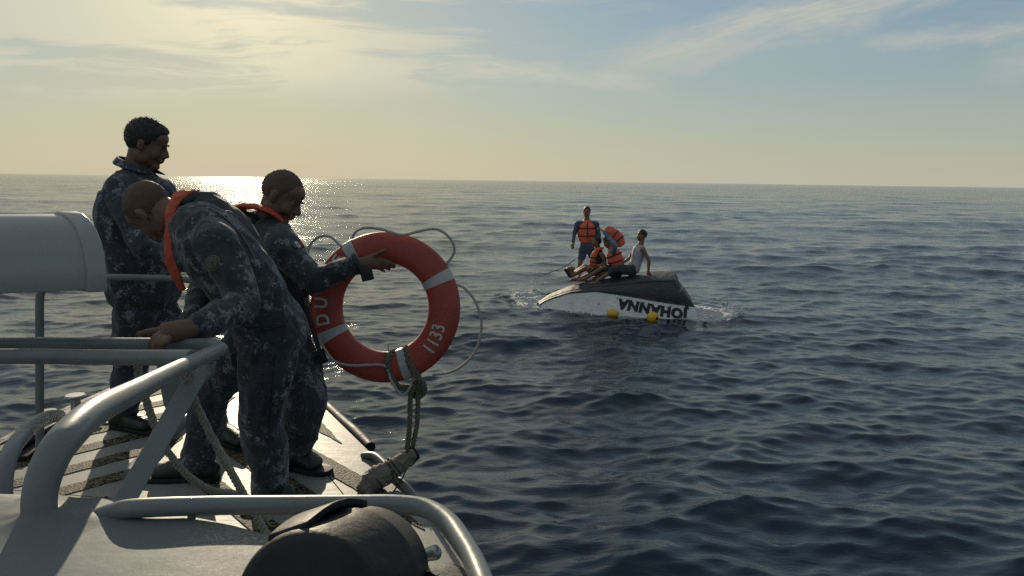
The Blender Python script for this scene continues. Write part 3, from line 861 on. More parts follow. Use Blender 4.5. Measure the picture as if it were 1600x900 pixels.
# ------------------------------------------------------------------ ropes
def rope_geo(g, pts, r, pitch=0.05, strands=3, n=10, seg=6):
    q = spline(pts, n); dense = [q[0]]
    for p in q[1:]:
        d = np.linalg.norm(p - dense[-1]); k = max(1, int(d / (pitch / 7)))
        o = dense[-1]
        for i in range(1, k + 1): dense.append(o + (p - o) * i / k)
    s = 0; up = None; tracks = [[] for _ in range(strands)]
    for i, p in enumerate(dense):
        t = nrm(dense[min(i + 1, len(dense) - 1)] - dense[max(i - 1, 0)])
        if i: s += np.linalg.norm(p - dense[i - 1])
        up = nrm(np.cross(t, [0.1, 1, 0.2])) if up is None else nrm(up - t * np.dot(up, t))
        w = np.cross(t, up)
        for k in range(strands):
            a = 2 * PI * (s / pitch + k / strands)
            tracks[k].append(p + r * 0.52 * (math.cos(a) * up + math.sin(a) * w))
    for tr in tracks: g.tube(tr, r * 0.56, seg)
    return g
hang = thing('hanging_rope', 'grey braided rope looped from the guard rail down to the deck', 'rope', G(380, 785, DZ))
g = Geo()
rope_geo(g, [P(216, 566, 2.10), P(217, 590, 2.10), P(228, 625, 2.12), P(243, 668, 2.14), P(262, 705, 2.18), P(292, 742, 2.24), P(330, 766, 2.34), P(372, 774, 2.46), P(420, 812, 2.52)], 0.0125, 0.045)
rope_geo(g, [P(288, 572, 2.02), P(300, 615, 2.03), P(322, 665, 2.05), P(350, 718, 2.08), P(385, 780, 2.12), P(425, 850, 2.15)], 0.0125, 0.045)
g.obj('rope', m_rope2, hang)

# ------------------------------------------------------------------ life ring
RC = P(602, 480, 3.36)
ring = thing('life_ring', 'red orange life ring with white bands held up by the bent sailor on the right', 'life ring', RC)
rf = nrm(np.array([0.10, -1.0, 0.17])); rf = nrm(np.array([-0.08, -1.0, 0.13]))
rx = nrm(np.cross(rf, [0, 0, -1.0])); rx = nrm(np.cross([0, 0, 1.0], rf)) * 1.0
if rx[0] < 0: rx = -rx
ry = nrm(np.cross(rx, rf)); ry = ry if ry[2] > 0 else -ry
RM, RA, RB = 0.277, 0.073, 0.050
def ringp(an, sec, k=1.0):
    """point on the ring skin: an round the ring, sec round the section (0 outward, pi/2 to the front)"""
    d = math.cos(an) * rx + math.sin(an) * ry
    c, s = math.cos(sec), math.sin(sec)
    e = 0.85
    cc = math.copysign(abs(c) ** e, c); ss = math.copysign(abs(s) ** e, s)
    return RC + d * (RM + (RA + k - 1) * cc) + rf * ((RB + k - 1) * ss)
def arc(a0, a1, n, S=28, k=1.0, closed=False):
    V = [ringp(a0 + (a1 - a0) * i / n, 2 * PI * j / S, k) for i in range(n if closed else n + 1) for j in range(S)]
    m = n if closed else n + 1
    F = [(i * S + j, i * S + (j + 1) % S, ((i + 1) % m) * S + (j + 1) % S, ((i + 1) % m) * S + j) for i in range(n) for j in range(S)]
    return V, F
add_scuff(m_ringred)
Geo().add(*arc(0, 2 * PI, 120, 32, closed=True)).obj('ring_body', m_ringred, ring)
for a_ in (122, 28, 208, 292):
    w_ = 4.6
    Geo().add(*arc(rad(a_ - w_), rad(a_ + w_), 8, 32, 1.0025)).obj('reflective_band', m_band, ring)
def text_mesh(body, size=1.0, shear=0.0, offset=0.0, space=1.0):
    c = bpy.data.curves.new('t', 'FONT'); c.body = body; c.size = size; c.shear = shear; c.offset = offset
    c.resolution_u = 3; c.space_character = space; c.align_x = 'CENTER'; c.align_y = 'CENTER'
    o = bpy.data.objects.new('t', c); COL.objects.link(o)
    dg = bpy.context.evaluated_depsgraph_get(); dg.update()
    me = bpy.data.meshes.new_from_object(o.evaluated_get(dg)); bpy.data.objects.remove(o)
    bm = bmesh.new(); bm.from_mesh(me)
    bmesh.ops.triangulate(bm, faces=bm.faces)
    for _ in range(2):
        bmesh.ops.subdivide_edges(bm, edges=[e for e in bm.edges if e.calc_length() > size * 0.12], cuts=1)
    bmesh.ops.triangulate(bm, faces=bm.faces)
    v = [np.array(x.co) for x in bm.verts]; f = [tuple(y.index for y in x.verts) for x in bm.faces]
    bm.free(); return v, f
def ring_text(body, an_c, size, outward, offset=0.0, dr=0.0, tilt=0.0, bold=0.0):
    """letters on the front face of the ring; outward: +1 letter tops point away from the centre"""
    v, f = text_mesh(body, size, 0, bold)
    V = []
    for p in v:
        x, y = p[0], p[1]
        x, y = x * math.cos(tilt) - y * math.sin(tilt), x * math.sin(tilt) + y * math.cos(tilt)
        an = an_c + (-x if outward > 0 else x) / (RM + dr)
        rr_ = dr + (y if outward > 0 else -y)
        sec = math.acos(max(-1, min(1, rr_ / RA)))
        V.append(ringp(an, sec) + rf * 0.0022)
    g = Geo(); g.add(V, f); g.obj('lettering', m_letter, ring, smooth=False)
ring_text('1133', rad(-29), 0.072, -1, dr=0.004, tilt=0.10, bold=0.0012)
# the photo's letters on the left arc stand with their tops outward
def ring_letter(ch, u, v, size, tilt):
    """a letter centred near pixel (u, v); tilt: turn of its top from straight up, anticlockwise"""
    d = P(u, v, 3.36) - RC; x0, y0 = np.dot(d, rx), np.dot(d, ry)
    vv, f = text_mesh(ch, size, 0, 0.0022); V = []
    for p in vv:
        x = x0 + p[0] * math.cos(tilt) - p[1] * math.sin(tilt); y = y0 + p[0] * math.sin(tilt) + p[1] * math.cos(tilt)
        r_ = math.hypot(x, y) - RM; an = math.atan2(y, x)
        sec = math.acos(max(-1, min(1, r_ / RA)))
        V.append(ringp(an, sec) + rf * 0.0022)
    Geo().add(V, f).obj('lettering', m_letter, ring, smooth=False)
ring_letter('D', 509, 499, 0.074, rad(100))
ring_letter('U', 505, 473, 0.074, rad(88))
ring_letter('E', 529, 408, 0.074, rad(52))
def px3(lst, d, r=None): return [P(u, v, d + (x[0] if (x := rest) else 0)) for (u, v, *rest) in lst]
g = Geo(); cr = 0.0062
for lst in ([(480, 402, .05), (484, 384, .05), (497, 371, .04), (516, 370, .03), (534, 386, 0)],
            [(550, 372, 0), (556, 362, 0), (570, 356, 0), (595, 358, -.01), (628, 367, -.03), (656, 361, -.02), (682, 358, 0), (703, 372, 0), (710, 392, .01), (700, 410, .02), (690, 420, .03)],
            [(706, 444, .02), (724, 449, .01), (742, 470, 0), (752, 502, 0), (747, 540, .01), (728, 567, .02), (702, 582, .03), (676, 586, .03)],
            [(480, 480, .05), (490, 515, .02), (512, 552, -.05), (526, 566, -.06), (550, 571, -.07), (590, 570, -.07), (604, 574, -.08), (612, 596, -.08), (628, 617, -.07), (640, 606, -.07), (646, 590, -.06)]):
    g.tube(px3(lst, 3.34), cr, 8, n=6)
g.obj('grab_line', m_wrope, ring)
lan = thing('tied_rope', 'thick weathered rope tied round the bottom of the life ring', 'rope', P(645, 600, 3.3))
g = Geo()
rope_geo(g, [P(636, 548, 3.36), P(634, 545, 3.31), P(640, 566, 3.27), P(650, 585, 3.26), P(661, 602, 3.27), P(660, 614, 3.30), P(650, 618, 3.32), P(641, 606, 3.33)], 0.017, 0.07)
rope_geo(g, [P(641, 606, 3.33), P(622, 604, 3.29), P(609, 585, 3.27), P(606, 566, 3.27), P(611, 553, 3.30), P(620, 550, 3.36)], 0.015, 0.07)
rope_geo(g, [P(646, 596, 3.30), P(641, 625, 3.29), P(640, 665, 3.28), P(636, 704, 3.27)], 0.0125, 0.06)
rope_geo(g, [P(652, 596, 3.32), P(653, 625, 3.30), P(651, 665, 3.29), P(643, 706, 3.27)], 0.0125, 0.06)
for k in range(26):        # frayed ends and the whipping
    b0 = P(608, 552, 3.30) if k < 14 else P(640, 704, 3.26)
    d0 = np.array([random.uniform(-.03, .03), random.uniform(-.02, .01), random.uniform(-.02, .035)])
    g.tube([b0, b0 + d0 * 0.6, b0 + d0 + [0, 0, random.uniform(-.01, .01)]], 0.0022, 4)
g.obj('rope', m_rope, lan)
pole = thing('wrapped_pole', 'canvas wrapped tube hanging from the rope over the deck edge', 'pole', P(600, 745, 3.2))
g = Geo()
pa, pb = P(566, 764, 3.10), P(644, 711, 3.26)
pl = [pa + (pb - pa) * t for t in (0, .12, .25, .4, .55, .7, .85, 1.0)]
pl = [p + np.array([0, 0, z]) for p, z in zip(pl, (-.015, -.01, .008, .006, -.004, 0, 0, 0))]
g.tube(pl, [0.040, 0.046, 0.048, 0.043, 0.041, 0.040, 0.039, 0.037], 28, n=8)
g.solid('canvas_wrap', m_canvas, pole, 0.006, 1, disp=folds(0.010, 22, 3.0, (1, 1, 1)))
g = Geo(); dx_ = nrm(pb - pa); g.tube([pb - dx_ * 0.03, pb + dx_ * 0.018, pb + dx_ * 0.022, pb + dx_ * 0.0215], [0.034, 0.034, 0.028, 0.001], 20); g.obj('tube_end', m_rubber, pole)
g = Geo()
for t in (0.25, 0.55, 0.62):
    c = pa + (pb - pa) * t; s1 = nrm(np.cross(dx_, [0, 0, 1])); s2 = np.cross(dx_, s1)
    g.tube([c + 0.048 * (math.cos(a) * s1 + math.sin(a) * s2) + dx_ * 0.006 * math.sin(a * 2) for a in np.linspace(0, 2 * PI, 16)], 0.0028, 6)
g.tube([P(640, 716, 3.22), P(634, 735, 3.2), P(626, 752, 3.15), P(612, 772, 3.1)], 0.0035, 6, n=6)
g.tube([P(612, 735, 3.13), P(614, 750, 3.1), P(600, 760, 3.06), P(585, 766, 3.04)], 0.0045, 6, n=6)
g.obj('cord', m_black, pole)

# ------------------------------------------------------------------ people
def frame(fwd, up):
    """head axes: forward, left, up"""
    u = nrm(up); f = nrm(np.asarray(fwd, float) - u * np.dot(fwd, u)); s = np.cross(u, f)
    return np.array([f, s, u])
def head_geo(g, C, A, k=1.0, neck=None):
    """head with brow, nose, lips, chin, cheeks and ears; C centre, A axes (forward, left, up), k size"""
    def q(x, y, z): return np.asarray(C) + k * (x * A[0] + y * A[1] + z * A[2])
    def e(c, r): g.ell(q(*c), [k * x for x in r], A, 20, 12)
    e((-.010, 0, .030), (.098, .076, .090)); e((.030, 0, -.020), (.062, .064, .078)); e((.022, 0, -.070), (.058, .052, .042))
    e((.074, 0, -.100), (.022, .026, .019)); e((.048, 0, .045), (.050, .060, .046)); e((.084, 0, .018), (.015, .044, .011))
    for s in (-1, 1):
        e((.060, s * .037, -.032), (.030, .024, .032)); e((-.004, s * .080, -.008), (.017, .008, .032)); e((.004, s * .077, -.026), (.010, .009, .014))
        e((.078, s * .032, -.001), (.012, .015, .010)); e((.104, s * .012, -.034), (.012, .009, .009)); e((.01, s * .052, -.062), (.04, .014, .04))
    g.loft([q(.092, 0, .010), q(.104, 0, -.012), q(.114, 0, -.031)], [(k * .010, k * .009), (k * .012, k * .011), (k * .015, k * .012)], A[1], 14, 3)
    e((.096, 0, -.058), (.011, .025, .007)); e((.093, 0, -.069), (.011, .021, .008)); e((.080, 0, -.052), (.02, .03, .014))
    if neck is not None:
        g.loft([q(-.018, 0, -.02), (q(-.02, 0, -.05) + neck) / 2, neck], [(k * .058, k * .060), (k * .056, k * .058), (k * .068, k * .070)], A[1], 20, 4)
def hair_geo(g, C, A, k=1.0, thick=0.008, quiff=0.0, low=-.05):
    S, R = 44, 30; V = []; F = []
    for i in range(R + 1):
        ph = PI * i / R
        for j in range(S):
            a = 2 * PI * j / S
            d = np.array([math.sin(ph) * math.cos(a), math.sin(ph) * math.sin(a), math.cos(ph)])
            z0 = .03 + d[2] * .09; x0 = -.01 + d[0] * .098
            l0 = (low + 1.05 * max(0, x0 + .06)) if x0 < .06 else (low + .126 + 1.6 * (x0 - .06))
            tk = thick * (.12 + .88 * min(1, max(0, (z0 - l0) / .055)))
            p = np.array([-.010, 0, .030]) + d * np.array([.098 + tk, .076 + tk * .8, .090 + tk * 1.2])
            fl = p[0]
            lim = (low + 1.05 * max(0, fl + .06)) if fl < .06 else (low + 1.05 * .12 + 1.6 * (fl - .06))
            if fl > .03 and p[2] > .07: p = p + np.array([quiff * 1.0, 0, quiff * .9]) * min(1, (fl - .03) / .05)
            t = max(0.0, min(1.0, (lim - p[2]) / .016 + 0.5 + 0.9 * mnoise.noise(Vector(p * 70))))
            p = p * (1 - t) + t * (np.array([-.010, 0, .030]) + d * np.array([.086, .064, .078]))
            p = p + d * (0.0035 * mnoise.noise(Vector(p * 130)) + 0.003 * mnoise.noise(Vector(p * 45)))
            V.append(np.asarray(C) + k * (p[0] * A[0] + p[1] * A[1] + p[2] * A[2]))
    for i in range(R):
        for j in range(S): F.append((i * S + j, i * S + (j + 1) % S, (i + 1) * S + (j + 1) % S, (i + 1) * S + j))
    g.add(V, F)
def tufts(g, C, A, k, n, ln, low=-.06, seed=3):
    """short separate locks of hair standing on the cap"""
    rnd = random.Random(seed)
    for i in range(n):
        a = rnd.uniform(0, 2 * PI); ph = math.acos(rnd.uniform(-.25, 1))
        d = np.array([math.sin(ph) * math.cos(a), math.sin(ph) * math.sin(a), math.cos(ph)])
        p = np.array([-.010, 0, .030]) + d * np.array([.106, .082, .101])
        l0 = (low + 1.05 * max(0, p[0] + .06)) if p[0] < .06 else (low + .126 + 1.6 * (p[0] - .06))
        if p[2] < l0 + .004: continue
        dr = nrm(d + np.array([.55, rnd.uniform(-.3, .3), -.15]) + np.array([rnd.uniform(-.3, .3)] * 3)); L_ = ln * rnd.uniform(.5, 1.2)
        s_ = nrm(np.cross(dr, [.3, .2, 1])); w = .0022
        W_ = lambda x: np.asarray(C) + k * (x[0] * A[0] + x[1] * A[1] + x[2] * A[2])
        b0 = p - d * .005
        g.add([W_(b0 + s_ * w), W_(b0 - s_ * w), W_(b0 + np.cross(dr, s_) * w), W_(b0 + dr * L_)], [(0, 1, 3), (1, 2, 3), (2, 0, 3)])
def brows(root, C, A, k, m):
    for s in (-1, 1):
        g = Geo()
        q = [np.asarray(C) + k * (x * A[0] + s * y * A[1] + z * A[2]) for x, y, z in ((.101, .014, .020), (.099, .032, .026), (.086, .050, .020))]
        g.tube(q, [.003 * k, .0035 * k, .002 * k], 6, n=4); g.obj('eyebrow', m, root)
def foot_geo(g, ankle, toe, r=1.0, sole=0.0, ground=None):
    """boot or foot from ankle to toe"""
    ankle = np.asarray(ankle, float); toe = np.asarray(toe, float); f = toe - ankle; f[2] = 0; f = nrm(f)
    heel = ankle - f * 0.055; heel[2] = toe[2] + 0.0
    side = np.cross(f, [0, 0, 1.0])
    g.loft([heel + [0, 0, .010], ankle * [1, 1, 0] + [0, 0, toe[2] + .018] + f * .05, toe + [0, 0, .004] - f * .04], [(.036 * r, .042 * r), (.043 * r, .045 * r), (.046 * r, .033 * r)], side, 18, 5)
    g.limb([ankle + [0, 0, .02], ankle * [1, 1, 0] + [0, 0, toe[2] + .03] + f * .01], [.050 * r, .050 * r])

def person_body(root, J, m, voxel=0.006, ratio=0.35, hands=None, k=1.0, bare_feet=False):
    """one continuous body: head, neck, torso, arms, hands, legs, feet"""
    g = Geo()
    head_geo(g, J['head'], J['axes'], k, J['neck'])
    sv = nrm(J['shoulder'][0] - J['shoulder'][1]); hv = nrm(J['hip'][0] - J['hip'][1])
    g.loft([J['pelvis'], J['waist'], J['chest'], J['neck']], [(.140 * k, .095 * k), (.125 * k, .085 * k), (.150 * k, .100 * k), (.070 * k, .060 * k)], nrm(sv + hv), 22, 5)
    for i in (0, 1):
        sh, el, wr = J['shoulder'][i], J['elbow'][i], J['wrist'][i]
        g.limb([J['chest'] * .35 + sh * .65, sh], [.055 * k, .055 * k]); g.limb([sh, sh * .5 + el * .5, el], [.052 * k, .045 * k, .037 * k]); g.limb([el, el * .6 + wr * .4, wr], [.038 * k, .036 * k, .026 * k])
        hp, kn, an = J['hip'][i], J['knee'][i], J['ankle'][i]
        g.limb([hp, hp * .5 + kn * .5, kn], [.085 * k, .074 * k, .054 * k]); g.limb([kn, kn * .65 + an * .35, an], [.052 * k, .052 * k, .034 * k])
        foot_geo(g, an, J['toe'][i], .85 * k)
    for h in (hands or []): h(g)
    return g.solid('body', m, root, voxel, 2, ratio)

def hand_generic(wr, d, palm_n, k=1.0, curl=0.35, thumb=1):
    """relaxed open hand: wr wrist, d direction, palm_n palm normal"""
    def f(g):
        D = nrm(d); Nn = nrm(np.asarray(palm_n) - D * np.dot(palm_n, D)); S_ = np.cross(D, Nn) * thumb
        w = np.asarray(wr, float)
        g.loft([w, w + D * .05 * k, w + D * .088 * k], [(.026 * k, .018 * k), (.038 * k, .015 * k), (.040 * k, .012 * k)], S_, 14, 3)
        for i, (o, ln) in enumerate(((.030, .070), (.011, .080), (-.010, .074), (-.029, .058))):
            b0 = w + D * .085 * k + S_ * o * k; pts = [b0]; dd = D.copy(); ang_ = 0
            for sg in (.42, .32, .26):
                ang_ += curl * (1 + .15 * i); dd = nrm(D * math.cos(ang_) + Nn * math.sin(ang_) + S_ * o * 1.5)
                pts.append(pts[-1] + dd * ln * sg * k)
            g.limb(pts, [.0095 * k, .009 * k, .0085 * k, .0072 * k], 10, 3)
        b0 = w + D * .025 * k + S_ * .025 * k
        g.limb([b0, b0 + (D * .025 + S_ * .025 + Nn * .008) * k, b0 + (D * .055 + S_ * .036 + Nn * .016) * k], [.013 * k, .0115 * k, .009 * k], 10, 3)
    return f
def hand_px(palm, fingers, thick=.016):
    """hand given by world points: palm = [wrist, knuckles centre] with widths, fingers = point lists"""
    def f(g):
        (w, a), (kn, b_), sd = palm
        g.loft([w, w * .5 + kn * .5, kn], [(a, thick * 1.15), ((a + b_) / 2 * 1.08, thick * 1.1), (b_, thick * .85)], sd, 16, 4)
        for pts, r0 in fingers:
            n = len(pts); g.limb(pts, [r0 * (1 - .22 * i / (n - 1)) for i in range(n)], 12, 3)
    return f

# --- sailor at the rail on the left, standing, seen from behind his right shoulder
S1 = thing('person', 'man in navy camouflage uniform standing upright behind the canister, looking down', 'person', P(230, 675, 3.9) * [1, 1, 0] + [0, 0, DZ], 'sailors on the patrol boat')
J1 = dict(head=P(229, 224, 3.90), axes=frame([1, .18, -.36], [.36, 0.02, 1]), neck=P(214, 261, 3.91), chest=P(211, 328, 3.92), waist=P(222, 400, 3.92), pelvis=P(228, 470, 3.92),
          shoulder=[P(186, 296, 3.76), P(250, 297, 4.08)], elbow=[P(222, 388, 3.62), P(300, 385, 4.05)], wrist=[P(312, 420, 3.66), P(345, 405, 3.95)],
          hip=[P(212, 488, 3.84), P(246, 488, 4.0)], knee=[P(205, 575, 3.86), P(292, 575, 3.85)], ankle=[P(192, 648, 3.89), P(338, 658, 3.76)], toe=[G(240, 668, DZ + .035), G(388, 695, DZ + .035)])
person_body(S1, J1, m_skin, .0065, .35, [hand_generic(J1['wrist'][0], [1, .1, -.1], [0, .4, -1]), hand_generic(J1['wrist'][1], [1, .1, -.1], [0, .4, -1], thumb=-1)])
def jacket(root, J, m, seed, k=1.0, hem=None, voxel=.0075, cuff=1.0, bulk=1.0, name='jacket'):
    g = Geo(); sv = nrm(J['shoulder'][0] - J['shoulder'][1]); hv = nrm(J['hip'][0] - J['hip'][1])
    up = nrm(J['neck'] - J['chest'])
    hem = J['pelvis'] if hem is None else hem
    g.loft([hem, J['waist'], J['chest'], J['chest'] * .45 + J['neck'] * .55], [(.185 * k * bulk, .140 * k * bulk), (.172 * k * bulk, .132 * k * bulk), (.190 * k * bulk, .142 * k * bulk), (.150 * k, .105 * k)], nrm(sv + hv * .5), 26, 6)
    for i in (0, 1):
        sh, el, wr = J['shoulder'][i], J['elbow'][i], J['wrist'][i]
        g.limb([J['neck'] * .7 + J['chest'] * .3, sh], [.080 * k, .075 * k]); g.limb([sh, sh * .5 + el * .5, el], [.078 * k, .068 * k, .058 * k]); g.limb([el, el * .55 + wr * .45, wr * .93 + el * .07], [.058 * k, .054 * k, .042 * k * cuff])
    return g.solid(name, m, root, voxel, 5, 1.0, folds(.011, 7.0, seed))
def trousers(root, J, m, seed, k=1.0, low=.90, voxel=.0075, name='trousers', bulk=1.0):
    g = Geo(); hv = nrm(J['hip'][0] - J['hip'][1])
    g.loft([J['pelvis'] * .55 + (J['hip'][0] + J['hip'][1]) * .225, J['pelvis'] * .6 + J['waist'] * .4], [(.165 * k, .125 * k), (.150 * k, .115 * k)], hv, 24, 4)
    for i in (0, 1):
        hp, kn, an = J['hip'][i], J['knee'][i], J['ankle'][i]
        g.limb([hp, hp * .5 + kn * .5, kn], [.112 * k, .102 * k * bulk, .085 * k * bulk])
        g.limb([kn, kn * .55 + an * .45, kn * (1 - low) + an * low], [.084 * k * bulk, .082 * k * bulk, .066 * k * bulk])
    return g.solid(name, m, root, voxel, 4, 1.0, folds(.015, 7.0, seed, (1, 1, .55)))
def boots(root, J, m, i, r=1.0):
    g = Geo(); kn, an = J['knee'][i], J['ankle'][i]
    g.limb([an + (kn - an) * .36, an + (kn - an) * .2, an], [.058 * r, .056 * r, .050 * r]); foot_geo(g, an, J['toe'][i], 1.15 * r)
    b = g.solid('boot', m, root, .006, 2, .6, folds(.003, 16, 2.0))
    toe = J['toe'][i]; f = toe - an; f[2] = 0; f = nrm(f); s_ = np.cross(f, [0, 0, 1.0]); V = []
    for t, w in ((-.075, .030), (-.05, .044), (.05, .044), (.12, .056), (.19, .054), (.235, .040), (.255, .018)):
        for sg in (1, -1): V.append((t, sg * w * r))
    base = an * [1, 1, 0]; L_ = math.hypot(*(toe - an)[:2])
    sc_ = (L_ + .05) / .255 if L_ > .05 else 1
    poly = [base + f * a_ * min(1.15, sc_) + s_ * b_ + [0, 0, toe[2] - .035] for a_, b_ in V[0::2]] + [base + f * a_ * min(1.15, sc_) + s_ * b_ + [0, 0, toe[2] - .035] for a_, b_ in reversed(V[1::2])]
    Geo().prism(poly, (0, 0, .024)).obj('boot_sole', m_rubber, root, bevel=.003)
    return b
jacket(S1, J1, m_camo[0], 1.0, hem=P(226, 452, 3.92), bulk=1.22)
trousers(S1, J1, m_camo[0], 2.0)
for i in (0, 1): boots(S1, J1, m_boot, i)
g = Geo(); hair_geo(g, J1['head'], J1['axes'], 1.0, .009, .012, -.095); tufts(g, J1['head'], J1['axes'], 1.0, 1400, .016); g.obj('hair', m_hair, S1); brows(S1, J1['head'], J1['axes'], 1.0, m_hair)
# collar of the shirt
def collar(root, J, m, r=.074, h=.045, spread=1.0):
    c = J['neck']; A = J['axes']; u = nrm(J['neck'] - J['chest']); f = nrm(A[0] - u * np.dot(A[0], u)); s = np.cross(u, f); V = []; n = 40
    for t, rr_, hh in ((0, 1.02, 0.0), (1, 1.0, 1.0), (2, 1.10, 1.02), (3, 1.38, .30), (4, 1.34, .22), (5, 1.12, .85)):
        for i in range(n):
            a = rad(22) + (2 * PI - rad(44)) * i / (n - 1); q = 1 + .04 * math.sin(5 * a)
            pt = 1 + (.35 if i in (0, n - 1) else .15 if i in (1, n - 2) else 0) * (1 if t in (3, 4) else 0)
            V.append(c + r * rr_ * spread * q * pt * (math.cos(a) * f * 1.05 + math.sin(a) * s) + u * (hh * h - .02) - f * .012 + u * (-.02 * math.cos(a)))
    F = [(t * n + i, t * n + i + 1, (t + 1) * n + i + 1, (t + 1) * n + i) for t in range(5) for i in range(n - 1)]
    Geo().add(V, F).obj('collar', m, root)
collar(S1, J1, m_camo[0])

# --- sailor bent over the rail in the middle
S2 = thing('person', 'man in navy camouflage bending over the rail with his hand on it, orange edged vest', 'person', P(360, 760, 3.0) * [1, 1, 0] + [0, 0, DZ], 'sailors on the patrol boat')
J2 = dict(head=P(238, 328, 3.02), axes=frame([-.45, .25, -.86], [-.88, .05, .45]), neck=P(294, 343, 2.99), chest=P(338, 388, 2.86), waist=P(385, 450, 2.86), pelvis=P(418, 508, 2.92),
          shoulder=[P(338, 378, 2.66), P(320, 356, 3.04)], elbow=[P(384, 476, 2.58), P(325, 440, 3.10)], wrist=[P(303, 512, 2.30), P(300, 505, 2.80)],
          hip=[P(420, 535, 2.84), P(395, 530, 3.02)], knee=[P(408, 655, 2.88), P(328, 612, 3.14)], ankle=[P(428, 752, 2.95), P(312, 722, 3.22)], toe=[P(395, 778, 2.93) * [1, 1, 0] + [0, 0, DZ + .035], G(235, 738, DZ + .035)])
w2 = J2['wrist'][0]; kn2 = P(256, 521, 2.26)
fing = [([P(258, 516, 2.27), P(238, 517, 2.265), P(216, 522, 2.26)], .0120),
        ([P(250, 522, 2.24), P(239, 531, 2.215), P(236, 543, 2.215), P(240, 546, 2.24)], .0118),
        ([P(256, 526, 2.22), P(246, 535, 2.195), P(243, 546, 2.20), P(247, 549, 2.23)], .0118),
        ([P(264, 528, 2.21), P(256, 537, 2.185), P(254, 547, 2.20), P(257, 549, 2.23)], .0110),
        ([P(280, 515, 2.28), P(268, 524, 2.34), P(256, 534, 2.36)], .0130)]
person_body(S2, J2, m_skin, .0060, .40, [hand_px(((w2, .030), (kn2, .034), [0, .25, 1]), fing, .020), hand_generic(J2['wrist'][1], [-1, -.1, -.2], [0, .2, -1])])
jacket(S2, J2, m_camo[1], 11.0, bulk=1.0, hem=P(425, 520, 2.92))
trousers(S2, J2, m_camo[1], 12.0, bulk=1.02, low=.97)
for i in (0, 1): boots(S2, J2, m_boot, i)
g = Geo(); hair_geo(g, J2['head'], J2['axes'], 1.0, .002, 0, -.09); g.obj('hair', m_stub, S2)
# dark vest shell over his back, orange front edge
g = Geo(); sv = nrm(J2['shoulder'][0] - J2['shoulder'][1])
g.loft([P(372, 425, 2.93), P(340, 372, 2.93), P(318, 335, 2.97)], [(.155, .135), (.165, .140), (.125, .095)], sv, 26, 6)
g.solid('vest', m_vest, S2, .0075, 5, 1.0, folds(.007, 9, 15))
g = Geo()
g.loft([P(286, 452, 2.80), P(275, 430, 2.78), P(264, 398, 2.78), P(264, 355, 2.80), P(270, 322, 2.83), P(286, 302, 2.88), P(306, 301, 2.94)],
       [(.014, .008), (.024, .008), (.022, .007), (.019, .007), (.024, .008), (.036, .010), (.030, .010)], [1, -.2, .1], 16, 6)
g.solid('vest_edge', m_orange, S2, .005, 2, 1.0, folds(.004, 20, 3))
g = Geo(); g.loft([P(288, 318, 2.86), P(300, 311, 2.90), P(314, 311, 2.92), P(320, 316, 2.93)], [(.030, .020), (.040, .026), (.040, .028), (.036, .026)], [.3, -1, 0], 18, 5); g.solid('vest_collar', m_vest, S2, .006, 3, 1.0, folds(.004, 20, 3))
def strip_on(name, root, obj_, pts, r, m):
    """thin cord or strap that follows a garment seam"""
    Geo().tube(pts, r, 6, n=5).obj(name, m, root)
def snap(o, p, off=.003, toward=(0, 0, CAM_Z)):
    """nearest point of object o along the sight line from the lens through p"""
    org = Vector(toward); base = Vector(o.parent.location) if o.parent else Vector((0, 0, 0))
    d = (Vector(p) - org).normalized(); hit, loc, n_, _i = o.ray_cast(org - base, d)
    if not hit: return np.asarray(p, float), -np.array(d)
    return np.array(loc + base) + np.array(n_) * off, np.array(n_)
def kid(root, name): return [c for c in root.children if c.name.split('.')[0] == name][0]
bpy.context.view_layer.update()
def emblem(root, garment, u, v, d, rpx, m_list, flat=False):
    """sewn round patch, built as rings lying on the cloth"""
    o = kid(root, garment); c, n_ = snap(o, P(u, v, d), .006); rr_ = rpx / FPX * d
    s = nrm(np.cross([0, 0, 1.0], n_)); t = np.cross(n_, s); h = None
    for i, (k_, m_, th) in enumerate(m_list):
        V = [c + n_ * (.0012 * i)] ; S = 28
        for j in range(S): V.append(c + n_ * .0012 * i + rr_ * k_ * (math.cos(2 * PI * j / S) * s + math.sin(2 * PI * j / S) * t))
        V += [x - n_ * .009 for x in V[1:]]
        F = [(0, j + 1, (j + 1) % S + 1) for j in range(S)] + [(j + 1, S + 1 + j, S + 1 + (j + 1) % S, (j + 1) % S + 1) for j in range(S)]
        Geo().add(V, F).obj('sleeve_patch', m_, root, smooth=False)
    return c, n_, s, t, rr_
m_thr = simple('patch_gold_thread', (0.16, 0.14, 0.085), 0.8, bump=.001, bscale=300)
m_thr2 = simple('patch_grey_thread', (0.085, 0.09, 0.085), 0.8, var=.4, vscale=120, bump=.001, bscale=300)
c, n_, s, t, rr_ = emblem(S2, 'jacket', 333, 411, 2.6, 12.5, [(1.0, m_thr, 0), (.90, m_vest, 0), (.80, m_thr, 0), (.72, m_thr2, 0)])
g = Geo()          # small anchor device and rope ring of the patch
g.tube([c + n_ * .005 - t * rr_ * .45, c + n_ * .005 + t * rr_ * .5], rr_ * .05, 6); g.tube([c + n_ * .005 - s * rr_ * .25 + t * rr_ * .28, c + n_ * .005 + s * rr_ * .25 + t * rr_ * .28], rr_ * .045, 6)
g.tube([c + n_ * .005 - s * rr_ * .4 - t * rr_ * .15, c + n_ * .005 - s * rr_ * .2 - t * rr_ * .4, c + n_ * .005 - t * rr_ * .46, c + n_ * .005 + s * rr_ * .2 - t * rr_ * .4, c + n_ * .005 + s * rr_ * .4 - t * rr_ * .15], rr_ * .05, 6, n=4)
g.obj('patch_device', m_thr, S2)

